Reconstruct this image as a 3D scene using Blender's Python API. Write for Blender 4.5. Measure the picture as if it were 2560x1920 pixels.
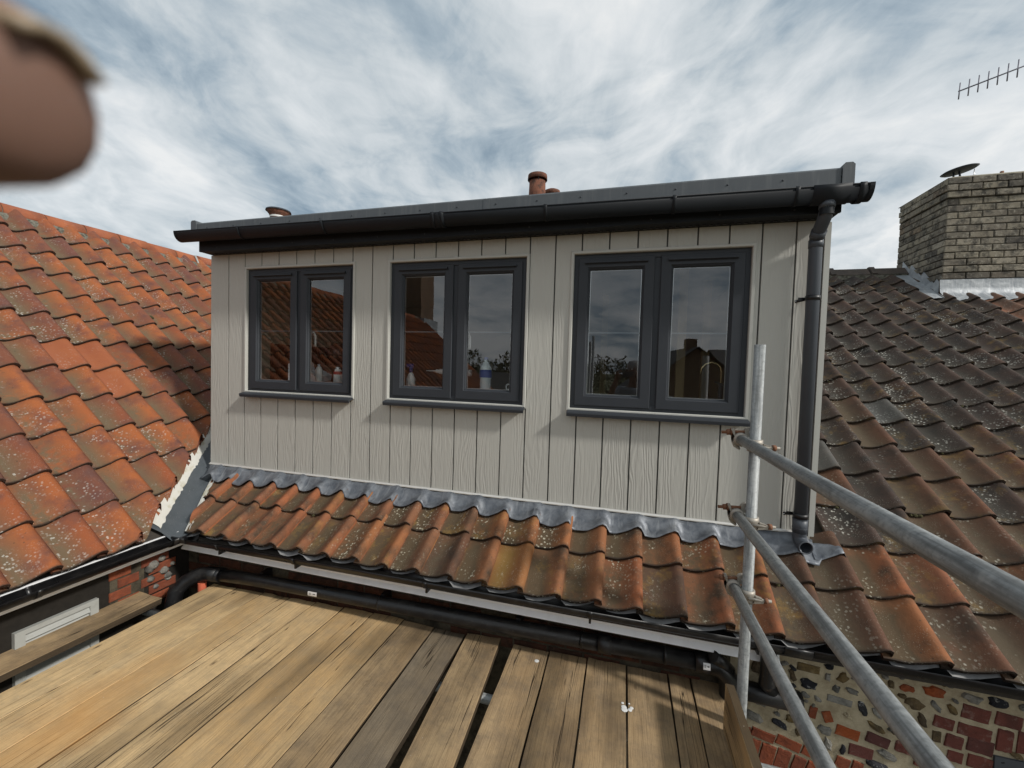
import bpy, bmesh, math, random
from mathutils import Vector, Matrix
S = bpy.context.scene
for o in list(bpy.data.objects): bpy.data.objects.remove(o)
COL = S.collection
R = math.radians
rng = random.Random(7)

# ------------------------------------------------------------------ camera
FPX = 1020.92                                  # focal length in photo pixels (photo 2560 wide)
YAW, PITCH, ROLL = -0.268698, -0.036577, 0.030168
CAM = Vector((3.58942, -2.83825, 0.93384))
_f = Vector((math.sin(YAW)*math.cos(PITCH), math.cos(YAW)*math.cos(PITCH), math.sin(PITCH)))
_r = Vector((math.cos(YAW), -math.sin(YAW), 0)); _u = _r.cross(_f)
CR = _r*math.cos(ROLL)+_u*math.sin(ROLL); CU = -_r*math.sin(ROLL)+_u*math.cos(ROLL); CF = _f
cd = bpy.data.cameras.new('camera'); cam = bpy.data.objects.new('camera', cd); COL.objects.link(cam)
m3 = Matrix((CR, CU, -CF)).transposed()
cam.matrix_world = Matrix.Translation(CAM) @ m3.to_4x4()
cd.sensor_width = 36; cd.lens = FPX/2560*36; cd.clip_start = 0.004; cd.clip_end = 3000
cd.dof.use_dof = True; cd.dof.focus_distance = 3.0; cd.dof.aperture_fstop = 9.0
S.camera = cam
S.render.resolution_x, S.render.resolution_y = 1024, 768

# ------------------------------------------------------------------ light and sky
SUN = Vector((0.774, -0.216, 0.594)).normalized()
sd = bpy.data.lights.new('sun', 'SUN'); sd.energy = 2.5; sd.angle = R(4.5); sd.color = (1, 0.96, 0.90)
so = bpy.data.objects.new('sun', sd); COL.objects.link(so); so.location = (20, -10, 20)
so.rotation_euler = SUN.to_track_quat('Z', 'Y').to_euler()
S.view_settings.view_transform = 'Standard'; S.view_settings.look = 'None'
S.view_settings.exposure = 0.32; S.view_settings.gamma = 1

class NT:
    """small helper that builds node trees"""
    def __init__(s, tree): s.t = tree; s.n = tree.nodes; s.l = tree.links
    def node(s, typ, ins=None, **at):
        x = s.n.new(typ)
        for k, v in at.items(): setattr(x, k, v)
        for k, v in (ins or {}).items(): s.set(x.inputs[k], v)
        return x
    def set(s, sock, v):
        if isinstance(v, bpy.types.NodeSocket): s.l.new(v, sock)
        elif isinstance(v, (tuple, list)) and len(v) == 3 and sock.type == 'RGBA': sock.default_value = (*v, 1)
        else: sock.default_value = v
    def math(s, op, a, b=0.0, c=0.0, clamp=False):
        x = s.node('ShaderNodeMath', {0: a, 1: b, 2: c}, operation=op); x.use_clamp = clamp; return x.outputs[0]
    def vmath(s, op, a, b=(0, 0, 0)):
        x = s.node('ShaderNodeVectorMath', {0: a, 1: b}, operation=op)
        return x.outputs['Value'] if op == 'DOT_PRODUCT' else x.outputs[0]
    def noise(s, vec, scale, detail=4, rough=.55, dist=0.0, col=False):
        x = s.node('ShaderNodeTexNoise', {'Vector': vec, 'Scale': scale, 'Detail': detail, 'Roughness': rough, 'Distortion': dist})
        return x.outputs[1 if col else 0]
    def vor(s, vec, scale, feature='F1', rnd=1.0, out='Distance'):
        x = s.node('ShaderNodeTexVoronoi', {'Vector': vec, 'Scale': scale, 'Randomness': rnd}, feature=feature)
        return x.outputs[out]
    def mapr(s, v, a, b, c=0.0, d=1.0):
        x = s.node('ShaderNodeMapRange', {0: v, 1: a, 2: b, 3: c, 4: d}); x.clamp = True; return x.outputs[0]
    def mul3(s, v, k): return s.vmath('MULTIPLY', v, k)
    def mix(s, f, a, b, mode='MIX'):
        x = s.node('ShaderNodeMix', data_type='RGBA', blend_type=mode)
        s.set(x.inputs[0], f); s.set(x.inputs[6], a); s.set(x.inputs[7], b); return x.outputs[2]
    def ramp(s, f, stops, interp='LINEAR'):
        x = s.node('ShaderNodeValToRGB', {0: f}); cr = x.color_ramp; cr.interpolation = interp
        while len(cr.elements) < len(stops): cr.elements.new(0.5)
        for e, (p, c) in zip(cr.elements, stops): e.position = p; e.color = (*c, 1)
        return x.outputs[0]
    def rand(s):
        a = s.node('ShaderNodeObjectInfo').outputs['Random']; b = s.node('ShaderNodeNewGeometry').outputs['Random Per Island']
        return s.math('FRACT', s.math('ADD', a, b))
    def rand2(s, k):
        return s.math('FRACT', s.math('MULTIPLY', s.rand(), k))
    def pos(s): return s.node('ShaderNodeNewGeometry').outputs['Position']
    def tc(s, o='Object'): return s.node('ShaderNodeTexCoord').outputs[o]
    def sep(s, v): return s.node('ShaderNodeSeparateXYZ', {0: v}).outputs
    def comb(s, x, y, z): return s.node('ShaderNodeCombineXYZ', {0: x, 1: y, 2: z}).outputs[0]

W = bpy.data.worlds.new('World'); S.world = W; W.use_nodes = True
w = NT(W.node_tree); w.n.clear()
sky = w.node('ShaderNodeTexSky', sky_type='NISHITA'); sky.sun_disc = False
sky.sun_elevation = math.asin(SUN.z); sky.sun_rotation = math.atan2(SUN.x, SUN.y)
sky.air_density = 1.0; sky.dust_density = 2.5; sky.ozone_density = 1.2
d = w.tc('Generated'); dx, dy, dz = w.sep(d)
den = w.math('ADD', w.math('MAXIMUM', dz, 0.0), 0.24)
cvec = w.comb(w.math('DIVIDE', dx, den), w.math('DIVIDE', dy, den), 0.0)
sa = w.vmath('DOT_PRODUCT', cvec, (-0.30, 0.954, 0)); sb = w.vmath('DOT_PRODUCT', cvec, (0.954, 0.30, 0))
warp = w.noise(cvec, 0.55, 4, .55); warp2 = w.noise(w.comb(sa, sb, 5.5), 1.1, 3)
st = w.comb(w.math('MULTIPLY_ADD', sa, 1.0, w.math('MULTIPLY', warp, 1.5)), w.math('MULTIPLY_ADD', sb, 1.15, w.math('MULTIPLY', warp2, 1.1)), 3.7)
n1 = w.noise(st, 1.5, 10, .56, 0.25)                                                  # broad soft sheets
n2 = w.noise(w.comb(sa, sb, 1.3), 0.38, 4, .5)
n3 = w.noise(w.comb(w.math('MULTIPLY_ADD', sa, 1.3, warp2), w.math('MULTIPLY_ADD', sb, 2.0, warp), 8.1), 2.6, 10, .62, 0.4)   # streaks
cov = w.math('ADD', w.math('MULTIPLY', w.mapr(n1, .26, .74), .52), w.math('ADD', w.math('MULTIPLY', n2, .30), w.math('MULTIPLY', n3, .30)))
low = w.mapr(dz, 0.0, 0.75, 0.16, -0.02)
sdot = w.vmath('DOT_PRODUCT', d, tuple(SUN))
sunside = w.mapr(sdot, -0.6, 0.8, -0.05, 0.11)
fac = w.mapr(w.math('ADD', cov, w.math('ADD', low, sunside)), .47, .80)
cl = w.ramp(fac, [(0.0, (1.95, 2.6, 3.2)), (0.25, (3.2, 3.85, 4.35)), (0.5, (4.8, 5.25, 5.5)), (0.75, (6.0, 6.3, 6.45)), (1.0, (7.1, 7.2, 7.15))])
skyc = w.mix(0.92, sky.outputs[0], cl)
bg = w.node('ShaderNodeBackground', {'Color': skyc, 'Strength': 0.10})
w.l.new(bg.outputs[0], w.node('ShaderNodeOutputWorld').inputs[0])

# ------------------------------------------------------------------ materials
MAT = {}
def mat(name, fn):
    m = bpy.data.materials.new(name); m.use_nodes = True; t = NT(m.node_tree)
    b = t.n['Principled BSDF']; fn(t, b); MAT[name] = m; return m
def bump(t, b, h, strength=.3, dist=.01):
    x = t.node('ShaderNodeBump', {'Height': h, 'Strength': strength, 'Distance': dist}); t.l.new(x.outputs[0], b.inputs['Normal'])
def setb(t, b, **k):
    names = {'col': 'Base Color', 'rough': 'Roughness', 'metal': 'Metallic', 'spec': 'Specular IOR Level'}
    for a, v in k.items(): t.set(b.inputs[names[a]], v)

def tile_mat(name, cols, dark, darkamt, pan, panamt, lich, lichcol=(.62, .62, .56), gold=0.0, spots=1.0, pw0=.0, pw1=.32, pmin=.0, lip=.85):
    def fn(t, b):
        p = t.pos(); rv = t.rand(); off = t.comb(t.math('MULTIPLY', rv, 31.0), t.math('MULTIPLY', rv, 17.0), 0.0)
        q = t.vmath('ADD', p, off)
        base = t.ramp(rv, cols, 'LINEAR')
        n_big = t.noise(q, 5.0, 5, .6); n_mid = t.noise(q, 22.0, 5, .65); n_fine = t.noise(p, 170.0, 3, .7)
        base = t.mix(t.mapr(n_fine, .3, .75, 0, .28), base, (.16, .075, .045))
        c = t.mix(t.math('MULTIPLY', t.mapr(n_big, .45, .68), darkamt), base, dark)
        uv = t.sep(t.tc('UV'))
        pm = t.math('MULTIPLY', t.mapr(t.math('ADD', t.math('ABSOLUTE', t.math('SUBTRACT', uv[0], .36)), t.math('MULTIPLY', t.math('SUBTRACT', n_big, .5), .5)), pw0, pw1, 1, 0),
                    t.mapr(t.math('ADD', n_mid, t.math('MULTIPLY', t.rand2(7.3), .42)), .42, .72, pmin, 1))
        pm = t.math('MULTIPLY', pm, t.mapr(t.math('ADD', uv[1], t.math('MULTIPLY', n_mid, .3)), .75, 1.1, 1, .4))
        c = t.mix(t.math('MULTIPLY', pm, panamt), c, pan)
        # grime at the lap and bottom lip; lip line also paints gap shadow
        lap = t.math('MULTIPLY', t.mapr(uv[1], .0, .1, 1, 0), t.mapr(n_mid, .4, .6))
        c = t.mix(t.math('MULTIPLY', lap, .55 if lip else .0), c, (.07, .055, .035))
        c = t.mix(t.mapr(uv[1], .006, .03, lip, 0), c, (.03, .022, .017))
        if gold:
            gm = t.math('MULTIPLY', t.mapr(t.noise(q, 9.0, 5, .7), .52, .68), t.mapr(t.rand2(13.7), .45, .7))
            c = t.mix(t.math('MULTIPLY', gm, gold), c, (.33, .2, .045))
        # lichen
        v1 = t.vor(t.vmath('ADD', q, t.mul3(t.noise(q, 60, 2, .5, 0, True), (.012, .012, .012))), 48.0)
        msk = t.mapr(t.math('ADD', t.noise(q, 6.5, 5, .65), t.math('MULTIPLY', t.math('SUBTRACT', t.rand2(5.1), .55), .16)), .5, .62)
        panfav = t.mapr(t.math('ABSOLUTE', t.math('SUBTRACT', uv[0], .38)), .05, .45, 1, .25)
        sp = t.math('MULTIPLY', t.mapr(v1, .24, .36, 1, 0), t.math('MULTIPLY', msk, panfav))
        v2 = t.vor(q, 120.0); sp2 = t.math('MULTIPLY', t.mapr(v2, .14, .26, 1, 0), t.mapr(t.noise(q, 11, 3), .5, .6))
        crust = t.math('MULTIPLY', t.mapr(t.noise(q, 42, 6, .75), .56, .64), t.math('MULTIPLY', t.mapr(t.noise(q, 4.2, 3, .6), .56, .66), panfav)); sp = t.math('MAXIMUM', sp, t.math('MULTIPLY', crust, .8))
        sm = t.math('MULTIPLY', t.math('MAXIMUM', sp, t.math('MULTIPLY', sp2, .4)), lich)
        c = t.mix(sm, c, lichcol)
        dk = t.math('MULTIPLY', t.mapr(t.vor(q, 33.0), .08, .2, 1, 0), t.mapr(t.noise(q, 8, 2), .5, .6))
        c = t.mix(t.math('MULTIPLY', dk, .6*spots), c, (.05, .04, .03))
        setb(t, b, col=c, rough=.88, spec=.25)
        bump(t, b, t.math('ADD', t.math('MULTIPLY', n_fine, .5), t.math('ADD', n_mid, t.math('MULTIPLY', sm, .4))), .45, .006)
    mat(name, fn)
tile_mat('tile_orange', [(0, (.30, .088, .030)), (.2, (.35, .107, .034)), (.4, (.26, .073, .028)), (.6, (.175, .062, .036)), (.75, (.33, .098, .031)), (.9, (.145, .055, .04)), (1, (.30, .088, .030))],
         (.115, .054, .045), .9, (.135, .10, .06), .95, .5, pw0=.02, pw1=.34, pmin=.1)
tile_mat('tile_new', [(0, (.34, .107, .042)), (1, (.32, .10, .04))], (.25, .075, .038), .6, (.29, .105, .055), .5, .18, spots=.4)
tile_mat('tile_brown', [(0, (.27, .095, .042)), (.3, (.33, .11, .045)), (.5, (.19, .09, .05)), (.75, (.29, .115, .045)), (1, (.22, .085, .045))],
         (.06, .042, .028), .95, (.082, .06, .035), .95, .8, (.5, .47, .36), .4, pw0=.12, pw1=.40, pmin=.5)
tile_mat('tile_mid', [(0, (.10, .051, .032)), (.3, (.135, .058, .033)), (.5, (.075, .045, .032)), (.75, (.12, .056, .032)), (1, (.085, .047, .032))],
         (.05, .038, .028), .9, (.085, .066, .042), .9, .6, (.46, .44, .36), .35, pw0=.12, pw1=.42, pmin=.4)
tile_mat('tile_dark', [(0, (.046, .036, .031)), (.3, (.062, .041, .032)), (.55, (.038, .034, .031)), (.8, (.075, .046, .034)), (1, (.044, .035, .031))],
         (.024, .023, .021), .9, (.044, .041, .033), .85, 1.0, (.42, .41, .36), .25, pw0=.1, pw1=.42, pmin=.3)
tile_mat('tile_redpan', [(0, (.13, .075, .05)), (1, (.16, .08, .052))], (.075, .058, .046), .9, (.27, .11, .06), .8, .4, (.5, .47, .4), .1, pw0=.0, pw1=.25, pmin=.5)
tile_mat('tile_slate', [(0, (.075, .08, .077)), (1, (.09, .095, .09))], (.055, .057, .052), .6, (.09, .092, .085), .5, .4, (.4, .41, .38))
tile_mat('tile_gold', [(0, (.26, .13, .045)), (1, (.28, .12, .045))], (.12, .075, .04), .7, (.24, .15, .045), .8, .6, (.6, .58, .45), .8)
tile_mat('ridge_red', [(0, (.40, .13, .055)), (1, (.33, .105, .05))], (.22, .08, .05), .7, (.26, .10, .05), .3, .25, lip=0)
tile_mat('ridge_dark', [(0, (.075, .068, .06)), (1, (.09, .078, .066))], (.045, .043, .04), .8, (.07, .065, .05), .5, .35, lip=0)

def f_clad(t, b):
    rv = t.rand(); o = t.vmath('ADD', t.tc('Object'), t.comb(t.math('MULTIPLY', rv, 53), 0.0, t.math('MULTIPLY', rv, 91)))
    wn = t.noise(t.mul3(o, (9, 9, 1.25)), 1.0, 3, .5)
    x, y, z = t.sep(o)
    ph = t.math('ADD', t.math('MULTIPLY', x, 210.0), t.math('MULTIPLY', wn, 62.0))
    band = t.math('SINE', ph); fine = t.noise(t.mul3(o, (190, 190, 7)), 1.0, 3, .6)
    amp = t.mapr(t.noise(t.mul3(o, (6, 6, .9)), 1.0, 2), .35, .6, .15, 1.0)
    h = t.math('ADD', t.math('MULTIPLY', t.math('MULTIPLY', band, amp), .5), t.math('MULTIPLY', fine, .9))
    col = t.mix(t.mapr(fine, .3, .75, 0, .12), t.mix(t.math('MULTIPLY', rv, .35), (.475, .47, .43), (.50, .495, .455)), (.36, .357, .33))
    setb(t, b, col=col, rough=.62, spec=.35); bump(t, b, h, .42, .0032)
mat('cladding', f_clad)
mat('trim_grey', lambda t, b: setb(t, b, col=(.48, .477, .44), rough=.5, spec=.4))
mat('trim_bead', lambda t, b: setb(t, b, col=(.62, .61, .58), rough=.4, metal=.3))

def f_anth(t, b):
    p = t.pos(); n = t.noise(p, 9, 4); g = t.noise(t.mul3(p, (60, 60, 60)), 3.0, 2)
    setb(t, b, col=t.mix(n, (.030, .034, .041), (.040, .045, .053)), rough=t.mapr(n, .3, .7, .5, .64), spec=.32); bump(t, b, g, .06, .001)
mat('anthracite', f_anth)
mat('gutter_dark', lambda t, b: setb(t, b, col=t.mix(t.noise(t.pos(), 6, 4), (.011, .013, .016), (.018, .021, .025)), rough=.55, spec=.2))
def f_roofedge(t, b):
    p = t.pos(); s = t.noise(t.mul3(p, (40, 40, 3)), 1.0, 4, .65); n = t.noise(p, 7, 4)
    c = t.mix(n, (.072, .082, .092), (.10, .11, .118)); c = t.mix(t.mapr(s, .52, .75, 0, .35), c, (.19, .20, .20))
    setb(t, b, col=c, rough=.5, spec=.4)
mat('roof_edge', f_roofedge)
def f_black(t, b):
    p = t.pos(); n = t.noise(p, 12, 5, .6); ds = t.noise(p, 60, 3)
    c = t.mix(t.mapr(n, .5, .75, 0, .45), (.008, .008, .009), (.045, .043, .04)); c = t.mix(t.mapr(ds, .62, .75, 0, .25), c, (.12, .115, .1))
    setb(t, b, col=c, rough=t.mapr(n, .3, .7, .25, .5), spec=.5)
mat('black_plastic', f_black)
mat('dark_pipe', lambda t, b: setb(t, b, col=t.mix(t.noise(t.pos(), 8, 3), (.060, .068, .081), (.074, .084, .098)), rough=.45, spec=.4))
mat('white_plastic', lambda t, b: setb(t, b, col=t.mix(t.mapr(t.noise(t.pos(), 25, 4), .5, .75, 0, .3), (.36, .37, .35), (.24, .24, .21)), rough=.5))
mat('white_fascia', lambda t, b: setb(t, b, col=t.mix(t.mapr(t.noise(t.pos(), 18, 5), .5, .75, 0, .35), (.88, .89, .90), (.66, .66, .64)), rough=.4))
mat('white_plain', lambda t, b: setb(t, b, col=(.72, .72, .7), rough=.4))
mat('underlay', lambda t, b: setb(t, b, col=t.mix(t.noise(t.pos(), 20, 4), (.09, .09, .09), (.34, .34, .34)), rough=.6))

def f_lead(t, b):
    p = t.pos(); n = t.noise(p, 14, 6, .65, .6); s = t.noise(t.mul3(p, (30, 6, 6)), 1.0, 4, .6)
    c = t.mix(t.mapr(n, .35, .7), (.085, .095, .112), (.20, .215, .235)); c = t.mix(t.mapr(s, .55, .75, 0, .5), c, (.38, .39, .40))
    setb(t, b, col=c, metal=.35, rough=t.mapr(n, .3, .7, .38, .6)); bump(t, b, n, .35, .01)
mat('lead', f_lead)
def f_leadpale(t, b):
    p = t.pos(); n = t.noise(p, 10, 6, .65, .5); s = t.noise(t.mul3(p, (60, 8, 8)), 1.0, 4, .6)
    c = t.mix(t.mapr(n, .35, .7), (.24, .26, .28), (.42, .44, .45)); c = t.mix(t.mapr(s, .5, .75, 0, .6), c, (.6, .6, .6))
    setb(t, b, col=c, metal=.3, rough=.5); bump(t, b, n, .4, .02)
mat('lead_pale', f_leadpale)
def f_valley(t, b):
    p = t.pos(); n = t.noise(p, 16, 5, .6); c = t.mix(n, (.045, .055, .062), (.085, .095, .105))
    c = t.mix(t.mapr(t.vor(p, 60), .05, .1, 1, 0), c, (.3, .3, .29)); setb(t, b, col=c, rough=.45)
mat('valley', f_valley)
def f_mortar(base, dark, sc=18):
    def fn(t, b):
        p = t.pos(); n = t.noise(p, sc, 6, .7); f = t.noise(p, 140, 3, .7)
        c = t.mix(t.mapr(n, .42, .66), base, dark); c = t.mix(t.mapr(f, .5, .8, 0, .4), c, tuple(x*.6 for x in base))
        setb(t, b, col=c, rough=.95, spec=.15); bump(t, b, t.math('ADD', n, t.math('MULTIPLY', f, .5)), .8, .012)
    return fn
def f_mw(t, b):
    p = t.pos(); n = t.noise(p, 9, 5, .6); setb(t, b, col=t.mix(t.mapr(n, .5, .66, 0, .8), (.58, .57, .52), (.36, .32, .19)), rough=.9, spec=.2); bump(t, b, t.noise(p, 60, 4), .3, .004)
mat('mortar_white', f_mw)
mat('mortar_ridge', f_mortar((.20, .19, .155), (.02, .021, .014), 22))
mat('mortar_wall', f_mortar((.50, .43, .30), (.33, .27, .18), 9))
mat('mortar_dark', f_mortar((.10, .085, .06), (.03, .026, .02), 11))  # dark mortar; on the front wall it paints the eaves shade
mat('mortar_chimney', f_mortar((.13, .12, .10), (.05, .047, .042), 15))
mat('stone_cap', f_mortar((.33, .30, .23), (.2, .18, .14), 12))

def brick_mat(name, cols, dark, pale, dk=.5, pl=.4):
    def fn(t, b):
        p = t.pos(); rv = t.rand(); n = t.noise(p, 30, 6, .7); m = t.noise(t.vmath('ADD', p, t.comb(rv, rv, rv)), 12, 4, .6); f = t.noise(p, 200, 2, .7)
        c = t.ramp(rv, cols); c = t.mix(t.math('MULTIPLY', t.mapr(m, .45, .65), dk), c, dark)
        c = t.mix(t.math('MULTIPLY', t.mapr(n, .55, .72), pl), c, pale); c = t.mix(t.mapr(f, .5, .8, 0, .3), c, dark)
        setb(t, b, col=c, rough=.92, spec=.2); bump(t, b, t.math('ADD', n, t.math('MULTIPLY', f, .4)), .9, .01)
    mat(name, fn)
brick_mat('brick_yellow', [(0, (.19, .165, .13)), (.2, (.30, .265, .20)), (.4, (.10, .09, .078)), (.55, (.24, .21, .165)), (.75, (.36, .32, .25)), (.9, (.13, .115, .095)), (1, (.28, .215, .15))], (.04, .038, .034), (.46, .44, .37), .85, .75)
brick_mat('brick_red', [(0, (.22, .06, .03)), (.5, (.27, .075, .035)), (1, (.18, .055, .032))], (.075, .035, .028), (.35, .2, .14), .5, .2)
brick_mat('brick_shaded', [(0, (.10, .038, .022)), (.5, (.06, .03, .02)), (1, (.13, .05, .028))], (.02, .017, .013), (.16, .13, .09), .7, .3)  # brick darkened: shade under the eaves put into its colour
brick_mat('brick_maroon', [(0, (.15, .05, .04)), (.5, (.19, .06, .045)), (1, (.12, .05, .045))], (.06, .035, .03), (.42, .34, .29), .5, .4)
brick_mat('brick_orange', [(0, (.36, .09, .03)), (1, (.30, .085, .035))], (.14, .05, .03), (.42, .3, .2), .5, .25)
brick_mat('flint_grey', [(0, (.20, .19, .16)), (.4, (.30, .29, .26)), (.7, (.13, .125, .11)), (1, (.36, .34, .30))], (.045, .045, .045), (.55, .53, .47), .7, .45)
brick_mat('flint_black', [(0, (.02, .022, .028)), (1, (.05, .05, .055))], (.012, .012, .015), (.62, .62, .6), .5, .9)
brick_mat('flint_brown', [(0, (.12, .085, .05)), (.5, (.2, .14, .06)), (1, (.09, .07, .05))], (.03, .028, .025), (.4, .34, .22), .6, .4)
brick_mat('pot_clay', [(0, (.17, .075, .05)), (1, (.19, .08, .052))], (.06, .04, .032), (.34, .19, .12), .85, .35)

def plank_mat(name, light, brown, grey, gamt):
    def fn(t, b):
        rv = t.node('ShaderNodeObjectInfo').outputs['Random']
        p = t.tc('Object'); o = t.vmath('ADD', p, t.comb(t.math('MULTIPLY', rv, 41), t.math('MULTIPLY', rv, 67), 0.0))
        warp = t.noise(t.mul3(o, (5, .8, 5)), 1.0, 3); ow = t.vmath('ADD', o, t.comb(t.math('MULTIPLY', warp, .05), 0.0, 0.0))
        g1 = t.noise(t.mul3(ow, (55, 1.3, 55)), 1.0, 6, .65); g2 = t.noise(t.mul3(ow, (230, 5, 230)), 1.0, 4, .65)
        big = t.noise(t.mul3(o, (4, 1.3, 4)), 1.0, 4, .6); mot = t.noise(o, 9, 5, .65)
        c = t.mix(t.mapr(t.math('ADD', big, t.math('MULTIPLY', t.math('SUBTRACT', rv, .5), .25)), .33, .67), light, brown); c = t.mix(t.math('MULTIPLY', t.mapr(mot, .42, .7), gamt), c, grey)
        c = t.mix(t.mapr(g1, .54, .72, 0, .42), c, tuple(x*.45 for x in brown)); g3 = t.noise(t.mul3(ow, (520, 11, 520)), 1.0, 3, .6); c = t.mix(t.mapr(g2, .5, .66, 0, .42), c, tuple(x*.42 for x in brown)); c = t.mix(t.mapr(g3, .5, .7, 0, .35), c, tuple(x*.4 for x in brown)); c = t.mix(t.mapr(t.noise(o, 55, 4, .7), .56, .72, 0, .4), c, grey)
        c = t.mix(t.mapr(g1, .25, .4, .25, 0), c, tuple(min(1, x*1.35) for x in light))
        kn = t.vor(t.mul3(ow, (8.5, 3.4, 8.5)), 1.0); ring = t.mapr(t.math('SINE', t.math('MULTIPLY', kn, 95.0)), -.2, 1.0, 0, .55)
        km = t.math('MULTIPLY', t.mapr(kn, .04, .09, 1, 0), t.mapr(t.noise(t.mul3(o, (3, 1.5, 3)), 1.0, 2), .42, .5)); km2 = t.mapr(kn, .1, .22, 1, 0)
        c = t.mix(t.math('MULTIPLY', t.math('MULTIPLY', km2, ring), .6), c, tuple(x*.4 for x in brown)); c = t.mix(t.math('MULTIPLY', km, .8), c, (.05, .03, .017))
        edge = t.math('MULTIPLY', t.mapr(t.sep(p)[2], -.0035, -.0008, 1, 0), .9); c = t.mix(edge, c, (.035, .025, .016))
        cr = t.noise(t.mul3(ow, (26, .55, 26)), 1.0, 2, .5); crk = t.mapr(t.math('ABSOLUTE', t.math('SUBTRACT', cr, .54)), .0, .011, 1, 0)
        crm = t.math('MULTIPLY', crk, t.mapr(t.noise(t.mul3(o, (5, .7, 5)), 1.0, 2), .46, .54)); c = t.mix(crm, c, (.02, .013, .008))
        wp = t.pos()                                                    # spilled rust-orange stain and grime, own shape
        ds = t.node('ShaderNodeVectorMath', {0: t.mul3(t.vmath('SUBTRACT', wp, (1.1, -1.55, -.8)), (2.2, 1.1, 1))}, operation='LENGTH').outputs['Value']
        stn = t.math('MULTIPLY', t.mapr(t.math('ADD', ds, t.math('MULTIPLY', t.noise(wp, 4, 4), .9)), .45, 1.0, 1, 0), .5); c = t.mix(stn, c, (.52, .24, .055))
        sp = t.math('MULTIPLY', t.mapr(t.vor(o, 30), .03, .06, 1, 0), t.mapr(t.noise(o, 3, 2), .55, .62)); c = t.mix(sp, c, (.6, .57, .5))
        setb(t, b, col=c, rough=.85, spec=.2)
        h = t.math('SUBTRACT', t.math('SUBTRACT', t.math('MULTIPLY', g2, -.6), t.math('MULTIPLY', g1, .5)), t.math('MULTIPLY', crm, 1.5))
        bump(t, b, h, .55, .005)
    mat(name, fn)
plank_mat('plank_tan', (.63, .445, .235), (.48, .315, .15), (.29, .23, .15), .5)
plank_mat('plank_brown', (.45, .32, .18), (.30, .20, .105), (.16, .125, .09), .65)
plank_mat('plank_grey', (.29, .235, .165), (.19, .147, .098), (.12, .10, .078), .7)

def f_galv(t, b):
    p = t.pos(); o = t.tc('Object'); n = t.noise(p, 35, 5, .65); s = t.noise(t.mul3(o, (45, 45, 2.2)), 1.0, 6, .7); big = t.noise(t.mul3(o, (6, 6, .7)), 1.3, 4)
    c = t.mix(t.mapr(n, .35, .65), (.26, .275, .278), (.40, .415, .41)); c = t.mix(t.mapr(s, .45, .62, 0, .75), c, (.115, .12, .118)); c = t.mix(t.mapr(t.noise(p, 90, 3, .6), .52, .66, 0, .35), c, (.10, .10, .095)); c = t.mix(t.mapr(big, .55, .7, 0, .4), c, (.44, .44, .42)); c = t.mix(t.mapr(t.noise(p, 14, 4, .6), .6, .7, 0, .5), c, (.5, .5, .48))
    setb(t, b, col=c, metal=.3, rough=t.mapr(n, .3, .7, .5, .7)); bump(t, b, n, .15, .002)
mat('galvanised', f_galv)
mat('rust', lambda t, b: setb(t, b, col=t.mix(t.noise(t.pos(), 70, 4, .7), (.16, .055, .022), (.24, .13, .08)), rough=.85, metal=.2))
mat('coupler', lambda t, b: setb(t, b, col=t.mix(t.noise(t.pos(), 60, 5, .7), (.22, .17, .12), (.5, .49, .45)), rough=.55, metal=.5))

def f_glass(t, b):
    t.n.remove(b); ge = t.node('ShaderNodeNewGeometry'); cs_ = t.math('ABSOLUTE', t.vmath('DOT_PRODUCT', ge.outputs['Incoming'], ge.outputs['Normal'])); fr = t.math('MULTIPLY_ADD', t.math('POWER', t.math('SUBTRACT', 1.0, cs_, clamp=True), 5.0), .88, .12)   # double glazing, same from both sides
    n = t.noise(t.pos(), 3.0, 2); bp = t.node('ShaderNodeBump', {'Height': n, 'Strength': .03, 'Distance': .01})
    gl = t.node('ShaderNodeBsdfGlossy', {'Color': (.95, .97, 1.0), 'Roughness': .0, 'Normal': bp.outputs[0]})
    tr = t.node('ShaderNodeBsdfTransparent', {'Color': (.86, .88, .87)})
    mx = t.node('ShaderNodeMixShader', {0: fr, 1: tr.outputs[0], 2: gl.outputs[0]})
    t.l.new(mx.outputs[0], t.n['Material Output'].inputs[0])
mat('glass', f_glass)
mat('cream', lambda t, b: setb(t, b, col=(.62, .55, .40), rough=.8))
mat('plaster', lambda t, b: setb(t, b, col=t.mix(t.noise(t.pos(), 4, 3), (.36, .30, .22), (.28, .23, .17)), rough=.9))
mat('brown_slat', lambda t, b: setb(t, b, col=t.mix(t.noise(t.mul3(t.pos(), (20, 20, 2)), 1, 4), (.15, .06, .03), (.22, .09, .045)), rough=.6))
mat('floorboards', lambda t, b: setb(t, b, col=(.1, .075, .055), rough=.7))
mat('timber', lambda t, b: setb(t, b, col=(.5, .38, .2), rough=.7))
mat('brass', lambda t, b: setb(t, b, col=(.75, .6, .33), metal=.9, rough=.25))
mat('blue_plastic', lambda t, b: setb(t, b, col=(.06, .085, .28), rough=.4))
mat('clear_plastic', lambda t, b: setb(t, b, col=(.62, .68, .7), rough=.15, spec=.6))
mat('red_label', lambda t, b: setb(t, b, col=(.42, .06, .05), rough=.5))
mat('paper', lambda t, b: setb(t, b, col=(.75, .75, .77), rough=.8))
mat('brown_leather', lambda t, b: setb(t, b, col=(.11, .045, .025), rough=.35))
mat('steel', lambda t, b: setb(t, b, col=(.5, .5, .5), metal=.8, rough=.3))
mat('aerial', lambda t, b: setb(t, b, col=(.20, .20, .235), metal=.3, rough=.5))
mat('orange_block', lambda t, b: setb(t, b, col=(.55, .12, .06), rough=.8))
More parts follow.
